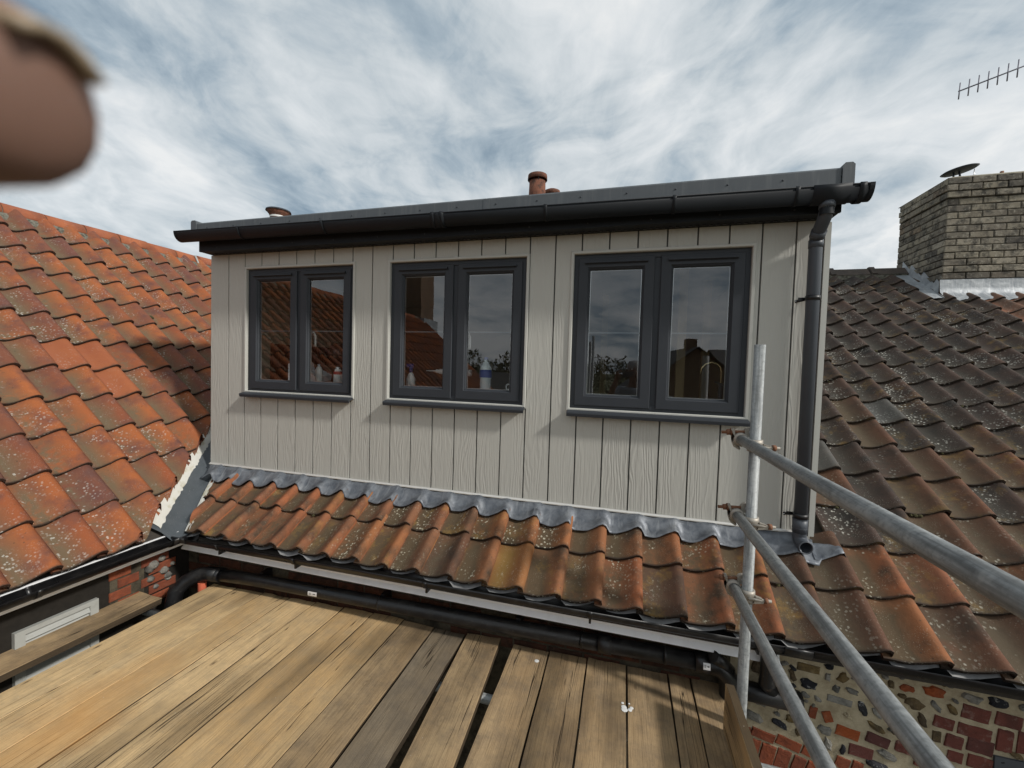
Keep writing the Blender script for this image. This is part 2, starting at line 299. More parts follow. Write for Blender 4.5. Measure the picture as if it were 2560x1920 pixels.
mat('dark_paint', lambda t, b: setb(t, b, col=t.mix(t.noise(t.mul3(t.pos(), (30, 30, 30)), 1, 4), (.02, .017, .014), (.06, .05, .04)), rough=.8))
mat('slate_far', lambda t, b: setb(t, b, col=t.mix(t.noise(t.pos(), 3, 4), (.035, .035, .038), (.07, .065, .06)), rough=.8))
def f_bfar(t, b):
    br = t.node('ShaderNodeTexBrick', {'Vector': t.mul3(t.comb(t.math('ADD', t.sep(t.pos())[0], t.sep(t.pos())[1]), t.sep(t.pos())[2], 0.0), (1, 1, 1)), 'Scale': 4.4, 'Mortar Size': .018, 'Color1': (.19, .10, .055), 'Color2': (.12, .07, .04), 'Mortar': (.26, .22, .17)})
    br.offset = .5; setb(t, b, col=t.mix(t.mapr(t.noise(t.pos(), 5, 5), .45, .7, 0, .6), br.outputs[0], (.07, .045, .03)), rough=.9)
mat('brick_far', f_bfar)
mat('skin', lambda t, b: (setb(t, b, col=t.mix(t.noise(t.pos(), 60, 4), (.22, .125, .09), (.17, .092, .065)), rough=.6), t.set(b.inputs['Subsurface Weight'], .12), t.set(b.inputs['Subsurface Radius'], (.6, .25, .12)), t.set(b.inputs['Subsurface Scale'], .006)))
mat('nail', lambda t, b: setb(t, b, col=(.34, .26, .17), rough=.4))
mat('shirt', lambda t, b: setb(t, b, col=t.mix(t.noise(t.pos(), 12, 4), (.20, .22, .25), (.26, .28, .31)), rough=.9))
mat('trousers', lambda t, b: setb(t, b, col=(.035, .04, .055), rough=.9))
mat('hair', lambda t, b: setb(t, b, col=t.mix(t.noise(t.pos(), 80, 3), (.25, .24, .23), (.4, .39, .38)), rough=.8))
mat('bark', lambda t, b: setb(t, b, col=(.07, .055, .04), rough=.95))
mat('foliage', lambda t, b: setb(t, b, col=t.ramp(t.rand(), [(0, (.03, .04, .016)), (.5, (.06, .065, .028)), (1, (.085, .07, .035))]), rough=.9))
mat('grass', lambda t, b: setb(t, b, col=t.mix(t.noise(t.pos(), .8, 6, .6), (.05, .075, .02), (.12, .11, .05)), rough=.95))
mat('gravel', lambda t, b: setb(t, b, col=t.mix(t.vor(t.pos(), 22), (.10, .09, .075), (.2, .18, .15)), rough=.95))
def f_tag(t, b):
    u = t.sep(t.tc('UV')); bars = t.mapr(t.noise(t.comb(t.math('MULTIPLY', u[0], 34.0), 0.0, 0.0), 1.0, 0), .5, .52)
    inb = t.math('MULTIPLY', t.math('MULTIPLY', t.mapr(u[0], .1, .11), t.mapr(u[0], .4, .41, 1, 0)), t.math('MULTIPLY', t.mapr(u[1], .25, .27), t.mapr(u[1], .75, .77, 1, 0)))
    tx = t.math('MULTIPLY', t.math('MULTIPLY', t.mapr(u[0], .55, .56), t.mapr(u[0], .85, .86, 1, 0)), t.math('MULTIPLY', t.mapr(u[1], .42, .44), t.mapr(u[1], .62, .64, 1, 0)))
    c = t.mix(t.math('MULTIPLY', inb, bars), (.78, .78, .78), (.03, .03, .03)); c = t.mix(tx, c, (.1, .1, .1)); setb(t, b, col=c, rough=.5)
mat('sticker', f_tag)

# ------------------------------------------------------------------ mesh helpers
class MB:
    def __init__(s): s.v = []; s.f = []; s.uv = {}; s.sm = set()
    def add(s, vs, fs, smooth=False):
        k = len(s.v); s.v += [Vector(v) for v in vs]
        for f in fs:
            if smooth: s.sm.add(len(s.f))
            s.f.append([i+k for i in f])
        return s
    def box(s, x0, x1, y0, y1, z0, z1):
        return s.add([(x, y, z) for x in (x0, x1) for y in (y0, y1) for z in (z0, z1)],
                     [(0, 1, 3, 2), (4, 6, 7, 5), (0, 4, 5, 1), (2, 3, 7, 6), (0, 2, 6, 4), (1, 5, 7, 3)])
    def cbox(s, x0, x1, y0, y1, z0, z1, c):
        """box whose -y face is chamfered by c"""
        return s.add([(x0, y1, z0), (x1, y1, z0), (x1, y1, z1), (x0, y1, z1), (x0, y0+c, z0), (x1, y0+c, z0), (x1, y0+c, z1), (x0, y0+c, z1),
                      (x0+c, y0, z0+c), (x1-c, y0, z0+c), (x1-c, y0, z1-c), (x0+c, y0, z1-c)],
                     [(3, 2, 1, 0), (0, 1, 5, 4), (1, 2, 6, 5), (2, 3, 7, 6), (3, 0, 4, 7), (4, 5, 9, 8), (5, 6, 10, 9), (6, 7, 11, 10), (7, 4, 8, 11), (8, 9, 10, 11)])
    def tube(s, pts, r, n=14, cap=True, hollow=0):
        pts = [Vector(p) for p in pts]; rs = r if isinstance(r, (list, tuple)) else [r]*len(pts)
        vs = []; fs = []; up = None
        for i, p in enumerate(pts):
            d = (pts[min(i+1, len(pts)-1)]-pts[max(i-1, 0)]).normalized()
            a = (Vector((0, 0, 1)) if abs(d.z) < .9 else Vector((1, 0, 0))) if up is None else up
            a = (a-d*a.dot(d)).normalized(); up = a; bb = d.cross(a)
            for j in range(n):
                t = 2*math.pi*j/n; vs.append(p+(a*math.cos(t)+bb*math.sin(t))*rs[i])
        for i in range(len(pts)-1):
            for j in range(n):
                fs.append((i*n+j, i*n+(j+1) % n, (i+1)*n+(j+1) % n, (i+1)*n+j))
        s.add(vs, fs, True)
        k = len(s.v)-len(vs)
        if cap:
            s.f.append([k+j for j in range(n)][::-1]); s.f.append([k+(len(pts)-1)*n+j for j in range(n)])
        return s
    def lathe(s, prof, c, n=20):
        """prof = [(radius, z)] round a vertical axis at c"""
        vs = []; fs = []
        for r, z in prof:
            for j in range(n):
                t = 2*math.pi*j/n; vs.append((c[0]+r*math.cos(t), c[1]+r*math.sin(t), c[2]+z))
        for i in range(len(prof)-1):
            for j in range(n): fs.append((i*n+j, i*n+(j+1) % n, (i+1)*n+(j+1) % n, (i+1)*n+j))
        return s.add(vs, fs, True)
    def ext(s, outline, o0, o1, A, B, smooth=False):
        """closed 2-D outline extruded from o0 to o1; A, B its axes"""
        o0, o1, A, B = map(Vector, (o0, o1, A, B)); n = len(outline)
        vs = [o0+A*a+B*b for a, b in outline]+[o1+A*a+B*b for a, b in outline]
        s.add(vs, [(i, (i+1) % n, n+(i+1) % n, n+i) for i in range(n)], smooth)
        k = len(s.v)-2*n; s.f.append([k+i for i in range(n)][::-1]); s.f.append([k+n+i for i in range(n)]); return s
    def sweep(s, rect, prof):
        """mitred frame round rect (x0,x1,z0,z1); prof = closed list of (inset, y)"""
        x0, x1, z0, z1 = rect; cs = [(x0, z0, 1, 1), (x1, z0, -1, 1), (x1, z1, -1, -1), (x0, z1, 1, -1)]; n = len(prof)
        vs = [(x+i*a, y, z+i*b) for x, z, a, b in cs for i, y in prof]
        fs = [(c*n+j, c*n+(j+1) % n, ((c+1) % 4)*n+(j+1) % n, ((c+1) % 4)*n+j) for c in range(4) for j in range(n)]
        return s.add(vs, fs)
    def mesh(s, name):
        me = bpy.data.meshes.new(name); me.from_pydata([tuple(v) for v in s.v], [], s.f)
        bm = bmesh.new(); bm.from_mesh(me); bmesh.ops.recalc_face_normals(bm, faces=bm.faces); bm.to_mesh(me); bm.free()
        for i in s.sm:
            if i < len(me.polygons): me.polygons[i].use_smooth = True
        me.update(); return me
    def build(s, name, m, parent=None):
        me = s.mesh(name); me.materials.append(MAT[m]); return link(name, me, parent)
def link(name, me, parent=None, mw=None):
    o = bpy.data.objects.new(name, me); COL.objects.link(o)
    if parent: o.parent = parent
    if mw is not None: o.matrix_local = mw
    return o
def tag(o, label, cat, group=None):
    o['label'] = label; o['category'] = cat
    if group: o['group'] = group
    return o
def thing(name, label, cat, group=None): return tag(link(name, None), label, cat, group)
def struct(o): o['kind'] = 'structure'; return o
def stuff(o): o['kind'] = 'stuff'; return o
def ray(u, v): return CF+CR*((u-1280)/FPX)+CU*((960-v)/FPX)
def atY(u, v, y): d = ray(u, v); return CAM+d*((y-CAM.y)/d.y)
def atX(u, v, x): d = ray(u, v); return CAM+d*((x-CAM.x)/d.x)
def zoomer(x0, y0, wd, W_): k = wd/W_; return lambda a, b: (x0+a*k, y0+b*k)
def arc(c, r0, a0, a1, n, ry=None):
    ry = ry or r0; return [(c[0]+r0*math.cos(R(a0+(a1-a0)*i/n)), c[1]+ry*math.sin(R(a0+(a1-a0)*i/n))) for i in range(n+1)]

# ------------------------------------------------------------------ ground
g = struct(MB().add([(-900, -900, -3.42), (900, -900, -3.42), (900, 900, -3.42), (-900, 900, -3.42)], [(0, 1, 2, 3)]).build('ground', 'grass'))
g = struct(MB().add([(.25, -9, -3.415), (14, -9, -3.415), (14, -.4, -3.415), (.25, -.4, -3.415)], [(0, 1, 2, 3)]).build('yard', 'gravel'))

# ------------------------------------------------------------------ pantiles
TW, TL_, COV = .262, .385, .2245
def prof(x, wide=False):
    if wide:                                             # S-shaped tile of the orange wing
        if x < .085: t = x/.085; return .011*(1-t)**2
        if x < .222: t = (x-.085)/.137; return .066*(t*t*(3-2*t))
        if x <= .2602: t = (x-.222)/.038; return .066-.022*t*t
        return .020
    if x < .10: t = x/.10; return .014*(1-t)**2          # broad pan, narrow roll
    if x < .230: t = (x-.10)/.130; return .063*(t**2.1*(1.9-.9*t))
    if x <= .2602: t = (x-.230)/.030; return .063-.016*t*t
    return .018
def vis_prof(x):
    lx = (x-(3.737-TW)) % COV; return prof(lx if lx >= TW-COV else min(lx+COV, .26))
def tile_mesh(seed, wide=False):
    rr = random.Random(seed); n = 12; xs = [0, .04, .085, .11, .13, .15, .17, .19, .208, .224, .243, .26, .2625]
    ph = rr.random()*6; mb = MB(); rows = [0, .14, TL_]; TH = .018
    def pt(x, y, low):
        z = prof(x, wide)+.016-.026*y/TL_+.0012*math.sin(ph+x*25)+(.0010*math.sin(ph*2+x*40) if y == 0 else 0)
        yy = y+(.0022*math.sin(ph*3+x*18)+.0014*math.sin(x*61+ph) if y == 0 else 0); return (x, yy, z-(TH if low else 0))
    N = len(xs); top = [pt(x, y, 0) for y in rows for x in xs]; bot = [pt(x, y, 1) for y in (rows[0], rows[-1]) for x in xs]
    fs = [(r*N+i, r*N+i+1, (r+1)*N+i+1, (r+1)*N+i) for r in range(2) for i in range(N-1)]
    mb.add(top, fs, True); nt = len(mb.f)
    mb.add([top[i] for i in range(N)]+bot[:N], [(N+i, N+i+1, i+1, i) for i in range(N-1)], True)          # front lip
    mb.add(bot, [(i+1, i, N+i, N+i+1) for i in range(N-1)], True)
    mb.add([top[N-1], top[3*N-1], bot[2*N-1], bot[N-1]], [(0, 3, 2, 1)]); mb.add([top[0], top[2*N], bot[N], bot[0]], [(0, 1, 2, 3)])
    me = bpy.data.meshes.new('roof_tile'); me.from_pydata([tuple(v) for v in mb.v], [], mb.f)
    for i in mb.sm: me.polygons[i].use_smooth = True
    uvl = me.uv_layers.new(name='UVMap')
    for L in me.loops:
        c = me.vertices[L.vertex_index].co; uvl.data[L.index].uv = (c.x/TW, c.y/TL_)
    return me
BASE_TILES = [tile_mesh(k) for k in range(4)]+[tile_mesh(k, True) for k in range(4)]
_tm = {}
def tile_variant(i, mname):
    if (i, mname) not in _tm:
        me = BASE_TILES[i].copy(); me.materials.append(MAT[mname]); _tm[(i, mname)] = me
    return _tm[(i, mname)]
def tile_matrix(o, X, Yv, N, wob=1.0):
    m = Matrix((X, Yv, N)).transposed().to_4x4()
    j = Matrix.Rotation(R(rng.uniform(-.7, .7)*wob), 4, 'Z') @ Matrix.Rotation(R(rng.uniform(-.5, .6)*wob), 4, 'X') @ Matrix.Rotation(R(rng.uniform(-.6, .6)*wob), 4, 'Y')
    return Matrix.Translation(o) @ m @ j
def clip_mesh(me, mw, planes):
    """copy of me, cut by world planes (point, normal): keeps the side the normal points to"""
    bm = bmesh.new(); bm.from_mesh(me); inv = mw.inverted()
    for co, no in planes:
        lo = inv @ co; ln = (mw.to_3x3().transposed() @ no).normalized()
        bmesh.ops.bisect_plane(bm, geom=bm.verts[:]+bm.edges[:]+bm.faces[:], plane_co=lo, plane_no=ln, clear_inner=True)
    if len(bm.faces) < 3: bm.free(); return None
    n = me.copy(); bm.to_mesh(n); bm.free(); return n
def join_tiles(name, items, parent, mname):
    """many far tiles in one mesh"""
    bm = bmesh.new()
    for me, mw in items:
        k = bmesh.new(); k.from_mesh(me); k.transform(mw); t = bpy.data.meshes.new('t'); k.to_mesh(t); k.free(); bm.from_mesh(t); bpy.data.meshes.remove(t)
    me = bpy.data.meshes.new(name); bm.to_mesh(me); bm.free(); me.materials.clear(); me.materials.append(MAT[mname])
    return stuff(link(name, me, parent))

TA = R(31); MX, MY, MN = Vector((1, 0, 0)), Vector((0, math.cos(TA), math.sin(TA))), Vector((0, -math.sin(TA), math.cos(TA)))
def mainz(y): return -.085+math.tan(TA)*y
LA = R(41); LX, LY, LN = Vector((0, 1, 0)), Vector((-math.cos(LA), 0, math.sin(LA))), Vector((math.sin(LA), 0, math.cos(LA)))
def leftz(x): return -.39-math.tan(LA)*(x-.32)
VA = Vector((.32, -.533, 0)); vb_ = (leftz(-.6)+.085)/math.tan(TA); VDIR = (Vector((-.6, vb_, 0))-VA).normalized(); VN = Vector((-VDIR.y, VDIR.x, 0))
if VN.x > 0: VN = -VN                                        # points to the left wing's side

# ---- main house: flint wall, roof
house = thing('flint_cottage', 'flint and brick cottage whose weathered brown pantile roof carries the grey dormer', 'house')
deck = MB(); t0, t1 = -.50, 4.16
def slab(pts):
    n_ = len(pts); deck.add([(x, y, mainz(y)-.06) for x, y in pts]+[(x, y, mainz(y)-.1) for x, y in pts], [list(range(n_)), list(range(n_, 2*n_))[::-1]]+[(q_, (q_+1) % n_, n_+(q_+1) % n_, n_+q_) for q_ in range(n_)])
slab([(.22, -.35), (.5, t0), (4.66, t0), (4.66, .11), (-.03, .11)]); slab([(4.661, t0), (13, t0), (13, t1), (4.661, t1)]); slab([(-.6, 1.0), (-.04, .15), (-.04, t1), (-.6, t1)])
main_roof = deck.build('main_roof', 'dark_paint', house)
GAUGE = .27
far_items = []
def visible_right(y):            # world x where the photo's right edge crosses the roof, by course
    return {0: 5.5, 1: 5.9, 2: 6.2, 3: 6.4, 4: 6.6, 5: 6.7, 6: 6.9, 7: 7.1}.get(int(round((y+.522)/GAUGE)), 8.3)
for k in range(17):
    yb = -.522+GAUGE*k
    xr0 = 3.737 if k < 3 else 3.737+.012*(k % 2)
    for j in range(-16, 40):
        xe = xr0+COV*j; xl = xe-TW
        if xe < .35 or xl > 11.5: continue
        hid = (k >= 2 and -.3 < xe and xl < 4.66)            # under the dormer
        if k >= 2 and xl < 4.66: continue
        cut = None; p = Vector((xl, yb, mainz(yb)))+MY*rng.uniform(-.006, .006)+MX*rng.uniform(-.003, .003)
        mw = tile_matrix(p, MX, MY, MN, .5 if k == 1 else 1.0)
        planes = []
        if k == 1 and xe < 4.72: planes.append((Vector((0, -.055, 0)), Vector((0, -1, 0))))
        if k < 2 and xl < 1.0: planes.append((VA-VN*.075, -VN))
        if k >= 2 and xl < 4.73: planes.append((Vector((4.725, 0, 0)), Vector((1, 0, 0))))
        if k >= 15: planes.append((Vector((0, 4.06, 0)), Vector((0, -1, 0))))
        if k >= 9 and xe > 7.2 and yb+.2 > 3.33: planes += [(Vector((0, 3.37, 0)), Vector((0, -1, 0)))] if xl > 7.12 else []
        r_ = rng.random()
        if k < 2 and xe < 4.5: mn = 'tile_brown' if r_ < .90 else ('tile_gold' if r_ < .95 else 'tile_mid')
        elif k < 2: mn = 'tile_brown' if r_ < .25 else 'tile_mid'
        elif k < 5: mn = 'tile_mid' if r_ < .62 else ('tile_brown' if r_ < .75 and xe < 5.3 else 'tile_dark')
        elif k < 7: mn = 'tile_mid' if r_ < .22 else 'tile_dark'
        else: mn = 'tile_dark'
        if xe > 7.75 and k > 8 and r_ < .8: mn = 'tile_redpan'
        if (k, j) in ((4, 6), (6, 9)): mn = 'tile_slate'
        if k == 7 and 4.9 < xe < 5.15: mn = 'tile_gold'
        me = tile_variant(rng.randrange(4), mn)
        if xe > visible_right(yb)+.7 or (yb > 3.4 and xl > 7.2 and xl < 8.7):
            if not (yb > 3.3 and 7.15 < xl < 8.7): far_items.append((me, mw))
            continue
        if planes:
            me = clip_mesh(me, mw, planes)
            if me is None: continue
        link('roof_tile', me, main_roof, mw)
join_tiles('roof_tile_mass', far_items, main_roof, 'tile_dark')

# ridge of the main roof: dark angled ridge tiles with a raised joint roll
ry, rz = 4.13, 2.505
mb = MB(); o = [(-.125, -.105), (-.02, .0), (.02, .0), (.125, -.105), (.11, -.118), (.0, -.02), (-.11, -.118)]
mb.ext(o, (0, 0, 0), (.47, 0, 0), (0, 1, 0), (0, 0, 1)); o2 = [(a*1.1, b*1.08+.022) for a, b in o]
mb.ext(o2, (-.002, 0, 0), (.055, 0, 0), (0, 1, 0), (0, 0, 1)); rme = mb.mesh('ridge_tile'); rme.materials.append(MAT['ridge_dark'])
for i in range(-6, 2): link('ridge_tile', rme, main_roof, Matrix.Translation((6.365+.487*i+rng.uniform(-.004, .004), ry, rz+rng.uniform(-.004, .004))) @ Matrix.Rotation(R(rng.uniform(-.5, .5)), 4, 'Y'))
for i in range(5, 9): link('ridge_tile', rme, main_roof, Matrix.Translation((6.365+.487*i, ry, rz)))
MB().box(3.4, 7.3, ry-.12, ry+.12, rz-.17, rz-.10).build('ridge_bedding', 'mortar_ridge', main_roof)
MB().add([(13, 4.14, 2.39), (13, 8.5, -.2), (-.6, 8.5, -.2), (-.6, 4.14, 2.39)], [(0, 1, 2, 3)]).build('rear_slope', 'tile_dark', main_roof)

# ---- left wing
wing = thing('left_wing', 'orange pantiled wing with half-round ridge meeting the dormer at a valley', 'house')
lx0, lx1 = .30, -3.02
mb = MB(); ya, yb_ = -9.2, 5.0
mb.add([(lx0, ya, leftz(lx0)-.06), (lx0, -.5, leftz(lx0)-.06), (-.62, .83, leftz(-.62)-.06), (-.62, yb_, leftz(-.62)-.06), (lx1, yb_, leftz(lx1)-.06), (lx1, ya, leftz(lx1)-.06)], [(0, 1, 2, 3, 4, 5)])
mb.add([(lx1, ya, leftz(lx1)-.065), (lx1, yb_, leftz(lx1)-.065), (-6.3, yb_, -.5), (-6.3, ya, -.5)], [(0, 1, 2, 3)])
wing_roof = mb.build('wing_roof', 'dark_paint', wing)
far_items = []; LG = .2725
for k in range(12):
    xb = .32-LG*k
    for j in range(-39, 22):
        ye = -.54+.2225*j; yl = ye-TW
        vy = (leftz(xb)+.07)/math.tan(TA)
        if yl > vy+.5 and k < 3: continue
        if yl > 4.2: continue
        ln = TL_ if k < 12 else .2
        p = Vector((xb, yl, leftz(xb)))+LY*rng.uniform(-.006, .006)
        mw = tile_matrix(p, LX, LY, LN)
        # stretch along the slope: the gauge of this roof is longer
        mw = mw @ Matrix.Diagonal((1, 1.12, 1.12, 1))
        planes = []
        if yl > vy-.75: planes.append((VA+VN*.126, VN))
        if k >= 11: planes.append((Vector((-2.925, 0, 0)), Vector((1, 0, 0))))
        mn = 'tile_new' if (k, j) in ((5, 1), (5, 2), (4, 2)) else 'tile_orange'
        me = tile_variant(4+rng.randrange(4), mn)
        nearv = -1.95 < ye < 2.9 and ye < -.45+.26*(k+5) and ye > -1.75+.09*k
        if not nearv:
            if not planes: far_items.append((me, mw))
            elif yl < 4.2:
                m2 = clip_mesh(me, mw, planes)
                if m2: far_items.append((m2, mw))
            continue
        if planes:
            me = clip_mesh(me, mw, planes)
            if me is None: continue
        link('roof_tile', me, wing_roof, mw)
join_tiles('roof_tile_mass', far_items, wing_roof, 'tile_orange')
mb = MB(); ol = arc((0, 0), .128, -8, 188, 12); il = arc((0, 0), .112, 188, -8, 12)
mb.ext(ol+il, (0, 0, 0), (0, .343, 0), (1, 0, 0), (0, 0, 1), True); rme = mb.mesh('ridge_tile'); rme.materials.append(MAT['ridge_red'])
for i in range(-26, 12):
    yy = .337+.354*i
    link('ridge_tile', rme, wing_roof, Matrix.Translation((-3.03+rng.uniform(-.004, .004), yy, 2.447+rng.uniform(-.005, .004))) @ Matrix.Rotation(R(rng.uniform(-.7, .7)), 4, 'X') @ Matrix.Rotation(R(rng.uniform(-1, 1)), 4, 'Z'))
mb = MB(); o = [(-.12, -.11), (-.125, -.02), (.118, .015), (.158, -.02), (.188, -.07), (.1, -.16)]
mb.ext(o, (-3.02, ya, 2.432), (-3.02, 4.4, 2.432), (1, 0, 0), (0, 0, 1)); mb.build('ridge_mortar', 'mortar_ridge', wing_roof)
MB().tube([(-3.03, ya, 2.447), (-3.03, 4.3, 2.447)], .119, 20).build('ridge_core', 'mortar_ridge', wing_roof)
MB().tube([(-2.93, 2.03, 2.55), (-2.89, 2.035, 2.47), (-2.86, 2.04, 2.40), (-2.82, 2.04, 2.36)], .013, 8).build('mortar_bead', 'white_plastic', wing_roof)

# cushions of moss on the tiles
mat('moss', lambda t, b: (setb(t, b, col=t.mix(t.noise(t.pos(), 120, 3), (.025, .026, .012), (.10, .085, .03)), rough=1.0), bump(t, b, t.noise(t.pos(), 160, 4), 1.0, .01)))
def moss(p, N, r, parent, seed):
    rr = random.Random(seed); q = N.to_track_quat('Z', 'Y').to_matrix().to_4x4(); vs = []; n = 9
    for rad, h in ((1, 0), (.85, .4), (.5, .7), (.12, .78)):
        for j in range(n): a = 6.2832*j/n; k = r*rad*rr.uniform(.75, 1.15); vs.append((k*math.cos(a), k*math.sin(a), r*h*rr.uniform(.7, 1.1)))
    me = MB().add(vs, [(i*n+j, i*n+(j+1) % n, (i+1)*n+(j+1) % n, (i+1)*n+j) for i in range(3) for j in range(n)]+[[3*n+j for j in range(n)]], True).mesh('moss'); me.materials.append(MAT['moss'])
    link('moss', me, parent, Matrix.Translation(p) @ q)
mr = random.Random(21)
for i in range(34):
    k = mr.choice([1, 2, 3, 4, 5, 6, 7, 8, 10, 12]); y = -.522+GAUGE*k-.008; xe = 3.737+COV*mr.randrange(5 if k > 1 else -10, 6+k)
    moss(Vector((xe-COV+mr.uniform(.04, .12), y, mainz(y)+.010)), MN, mr.uniform(.007, .016), main_roof, i)
for x, y, r_ in ((-1.72, .62, .03), (-.9, -.3, .014), (-1.3, .1, .012), (-.5, -.75, .012), (-2.2, .9, .014)): moss(Vector((x, y, leftz(x)+.02)), LN, r_, wing_roof, int(r_*1e4))

# valley gutter between the two roofs
def vpt(s_, off, lift):
    p = VA+VDIR*s_+VN*off; z = leftz(p.x) if off > 0 else mainz(p.y); return Vector((p.x, p.y, z+lift))
val = thing('valley_gutter', 'dark grey valley channel edged with pale mortar between orange and brown roofs', 'valley')
n = 16; mb = MB(); vs = []; L = 1.25
for i in range(n+1):
    s_ = -.06+L*i/n
    for off, li in ((.16, .0), (.075, .004), (.0, -.006), (-.05, .004), (-.09, -.01)): vs.append(vpt(s_, off, li-.004))
mb.add(vs, [(i*5+j, i*5+j+1, (i+1)*5+j+1, (i+1)*5+j) for i in range(n) for j in range(4)], True); mb.build('channel', 'valley', val)
for nm, a, b_, hi, seed in (('mortar_fillet', .135, .085, .012, 3), ('mortar_fillet', -.052, -.098, .022, 5)):
    mb = MB(); rr = random.Random(seed); vs = []; n = 60
    for i in range(n+1):
        s_ = -.035+L*.95*i/n; jj = rr.uniform(-.007, .007); h = hi+rr.uniform(-.002, .002)+.003*math.sin(s_*22)
        for off, li in ((a+.02 if a > 0 else a, -.005 if a < 0 else h), (a*.75+b_*.25, h), (b_*.7+a*.3+jj, h*.7), (b_+jj, -.004 if a > 0 else h)): vs.append(vpt(s_, off, li))
    mb.add(vs, [(i*4+j, i*4+j+1, (i+1)*4+j+1, (i+1)*4+j) for i in range(n) for j in range(3)], True); mb.build(nm, 'mortar_white', val)

# ------------------------------------------------------------------ dormer
dm = thing('dormer', 'pale grey board-clad flat-roof dormer with three dark casement windows', 'dormer')
BW = .182; ZT = 1.866; XL, XR = -.02, 4.69
WIN = [(.366, 1.485), (1.78, 2.912), (3.205, 4.338)]; WZ0, WZ1 = .655, 1.752
def poly_board(outline):
    return MB().ext(outline, (0, -.0, 0), (0, .012, 0), (1, 0, 0), (0, 0, 1))
edges = [XL]+[BW*i for i in range(1, 26)]+[XR]
for i in range(26):
    x0 = edges[i]+(.005 if i else 0); x1 = edges[i+1]-.005
    pieces = [[(x0, .004), (x1, .004), (x1, ZT), (x0, ZT)]]
    for a, b_ in WIN:
        a += .004; b_ -= .004
        if a < x1 and b_ > x0:
            if a <= x0+.003 and b_ >= x1-.003: pieces = [[(x0, .004), (x1, .004), (x1, WZ0), (x0, WZ0)], [(x0, WZ1-.004), (x1, WZ1-.004), (x1, ZT), (x0, ZT)]]
            elif a > x0: pieces = [[(x0, .004), (x1, .004), (x1, WZ0), (a, WZ0), (a, WZ1-.004), (x1, WZ1-.004), (x1, ZT), (x0, ZT)]]
            else: pieces = [[(x0, .004), (x1, .004), (x1, ZT), (x0, ZT), (x0, WZ1-.004), (b_, WZ1-.004), (b_, WZ0), (x0, WZ0)]]
    for pc in pieces:
        mb = poly_board(pc); bo = mb.build('cladding_board', 'cladding', dm)
# recess behind the joints, wall carcass with window holes
mb = MB(); xs = [XL, .37, 1.481, 1.784, 2.908, 3.209, 4.334, XR]
for i in range(7):
    if i % 2 == 0: mb.box(xs[i], xs[i+1], .0125, .12, .0, ZT)
    else: mb.box(xs[i], xs[i+1], .0125, .12, .0, WZ0-.002); mb.box(xs[i], xs[i+1], .0125, .12, WZ1-.006, ZT)
mat('joint_dark', lambda t, b: setb(t, b, col=(.09, .09, .085), rough=.8)); mb.build('wall_carcass', 'joint_dark', dm)
MB().box(XR+.002, 4.722, -.014, .03, -.02, 1.85).build('corner_trim', 'trim_grey', dm)
MB().box(4.664, XR-.003, -.001, .012, .004, 1.85).build('corner_trim', 'trim_grey', dm)
MB().ext([(-.014, -.012), (.01, -.012), (.01, .003), (-.004, .003), (-.008, -.006), (-.014, -.006)], (XL-.004, 0, 0), (4.66, 0, 0), (0, 1, 0), (0, 0, 1)).build('starter_trim', 'trim_bead', dm)
MB().box(4.69, 4.718, .03, 3.8, -.1, 2.0).build('cheek', 'trim_grey', dm)
MB().box(-.02, .01, .122, 3.8, -.2, 2.0).build('cheek', 'trim_grey', dm)
MB().box(-.004, 4.72, -.122, -.104, ZT+.0, 2.03).build('fascia_board', 'gutter_dark', dm)
mb = MB().box(-.002, 4.716, -.1035, .03, ZT+.001, ZT+.012); mb.build('soffit_board', 'gutter_dark', dm)
mb = MB()
for i in range(118): mb.box(.06+i*.0392, .06+i*.0392+.02, -.045, -.03, ZT-.003, ZT+.0005)
mb.build('soffit_vent', 'black_plastic', dm)
MB().box(-.03, 4.70, -.118, 4.0, 2.0, 2.06).build('flat_roof', 'roof_edge', dm)
et = [(-.128, -.035), (-.134, -.03), (-.134, .076), (-.128, .086), (-.105, .088), (-.06, .064), (-.06, .03), (-.118, .03), (-.118, -.035)]
for a, b_ in ((-.05, .62), (.624, 2.62), (2.624, 4.705)): MB().ext(et, (a, 0, 2.022), (b_, 0, 2.022), (0, 1, 0), (0, 0, 1)).build('edge_trim', 'roof_edge', dm)
MB().box(2.60, 2.645, -.1365, -.1345, 2.0, 2.1).build('joint_strip', 'roof_edge', dm); MB().box(.60, .64, -.1365, -.1345, 2.0, 2.1).build('joint_strip', 'roof_edge', dm)
capo = [(0, 1.985), (0, 2.118), (.012, 2.13), (.046, 2.13), (.058, 2.118), (.058, 1.985)]
for a in (-.072, 4.708): MB().ext(capo, (a, -.142, 0), (a, 3.8, 0), (1, 0, 0), (0, 0, 1)).build('end_trim', 'roof_edge', dm)
sm_ = MB().lathe([(0, .003), (.004, .003), (.006, 0)], (0, 0, 0), 8).mesh('screw_head'); sm_.materials.append(MAT['anthracite'])
for i in range(17): link('screw_head', sm_, dm, Matrix.Translation((.1+i*.288, -.1345, 2.062)) @ Matrix.Rotation(R(90), 4, 'X'))
for i in range(12): link('screw_head', sm_, dm, Matrix.Translation((.2+i*.39, -.1225, 1.895)) @ Matrix.Rotation(R(90), 4, 'X'))

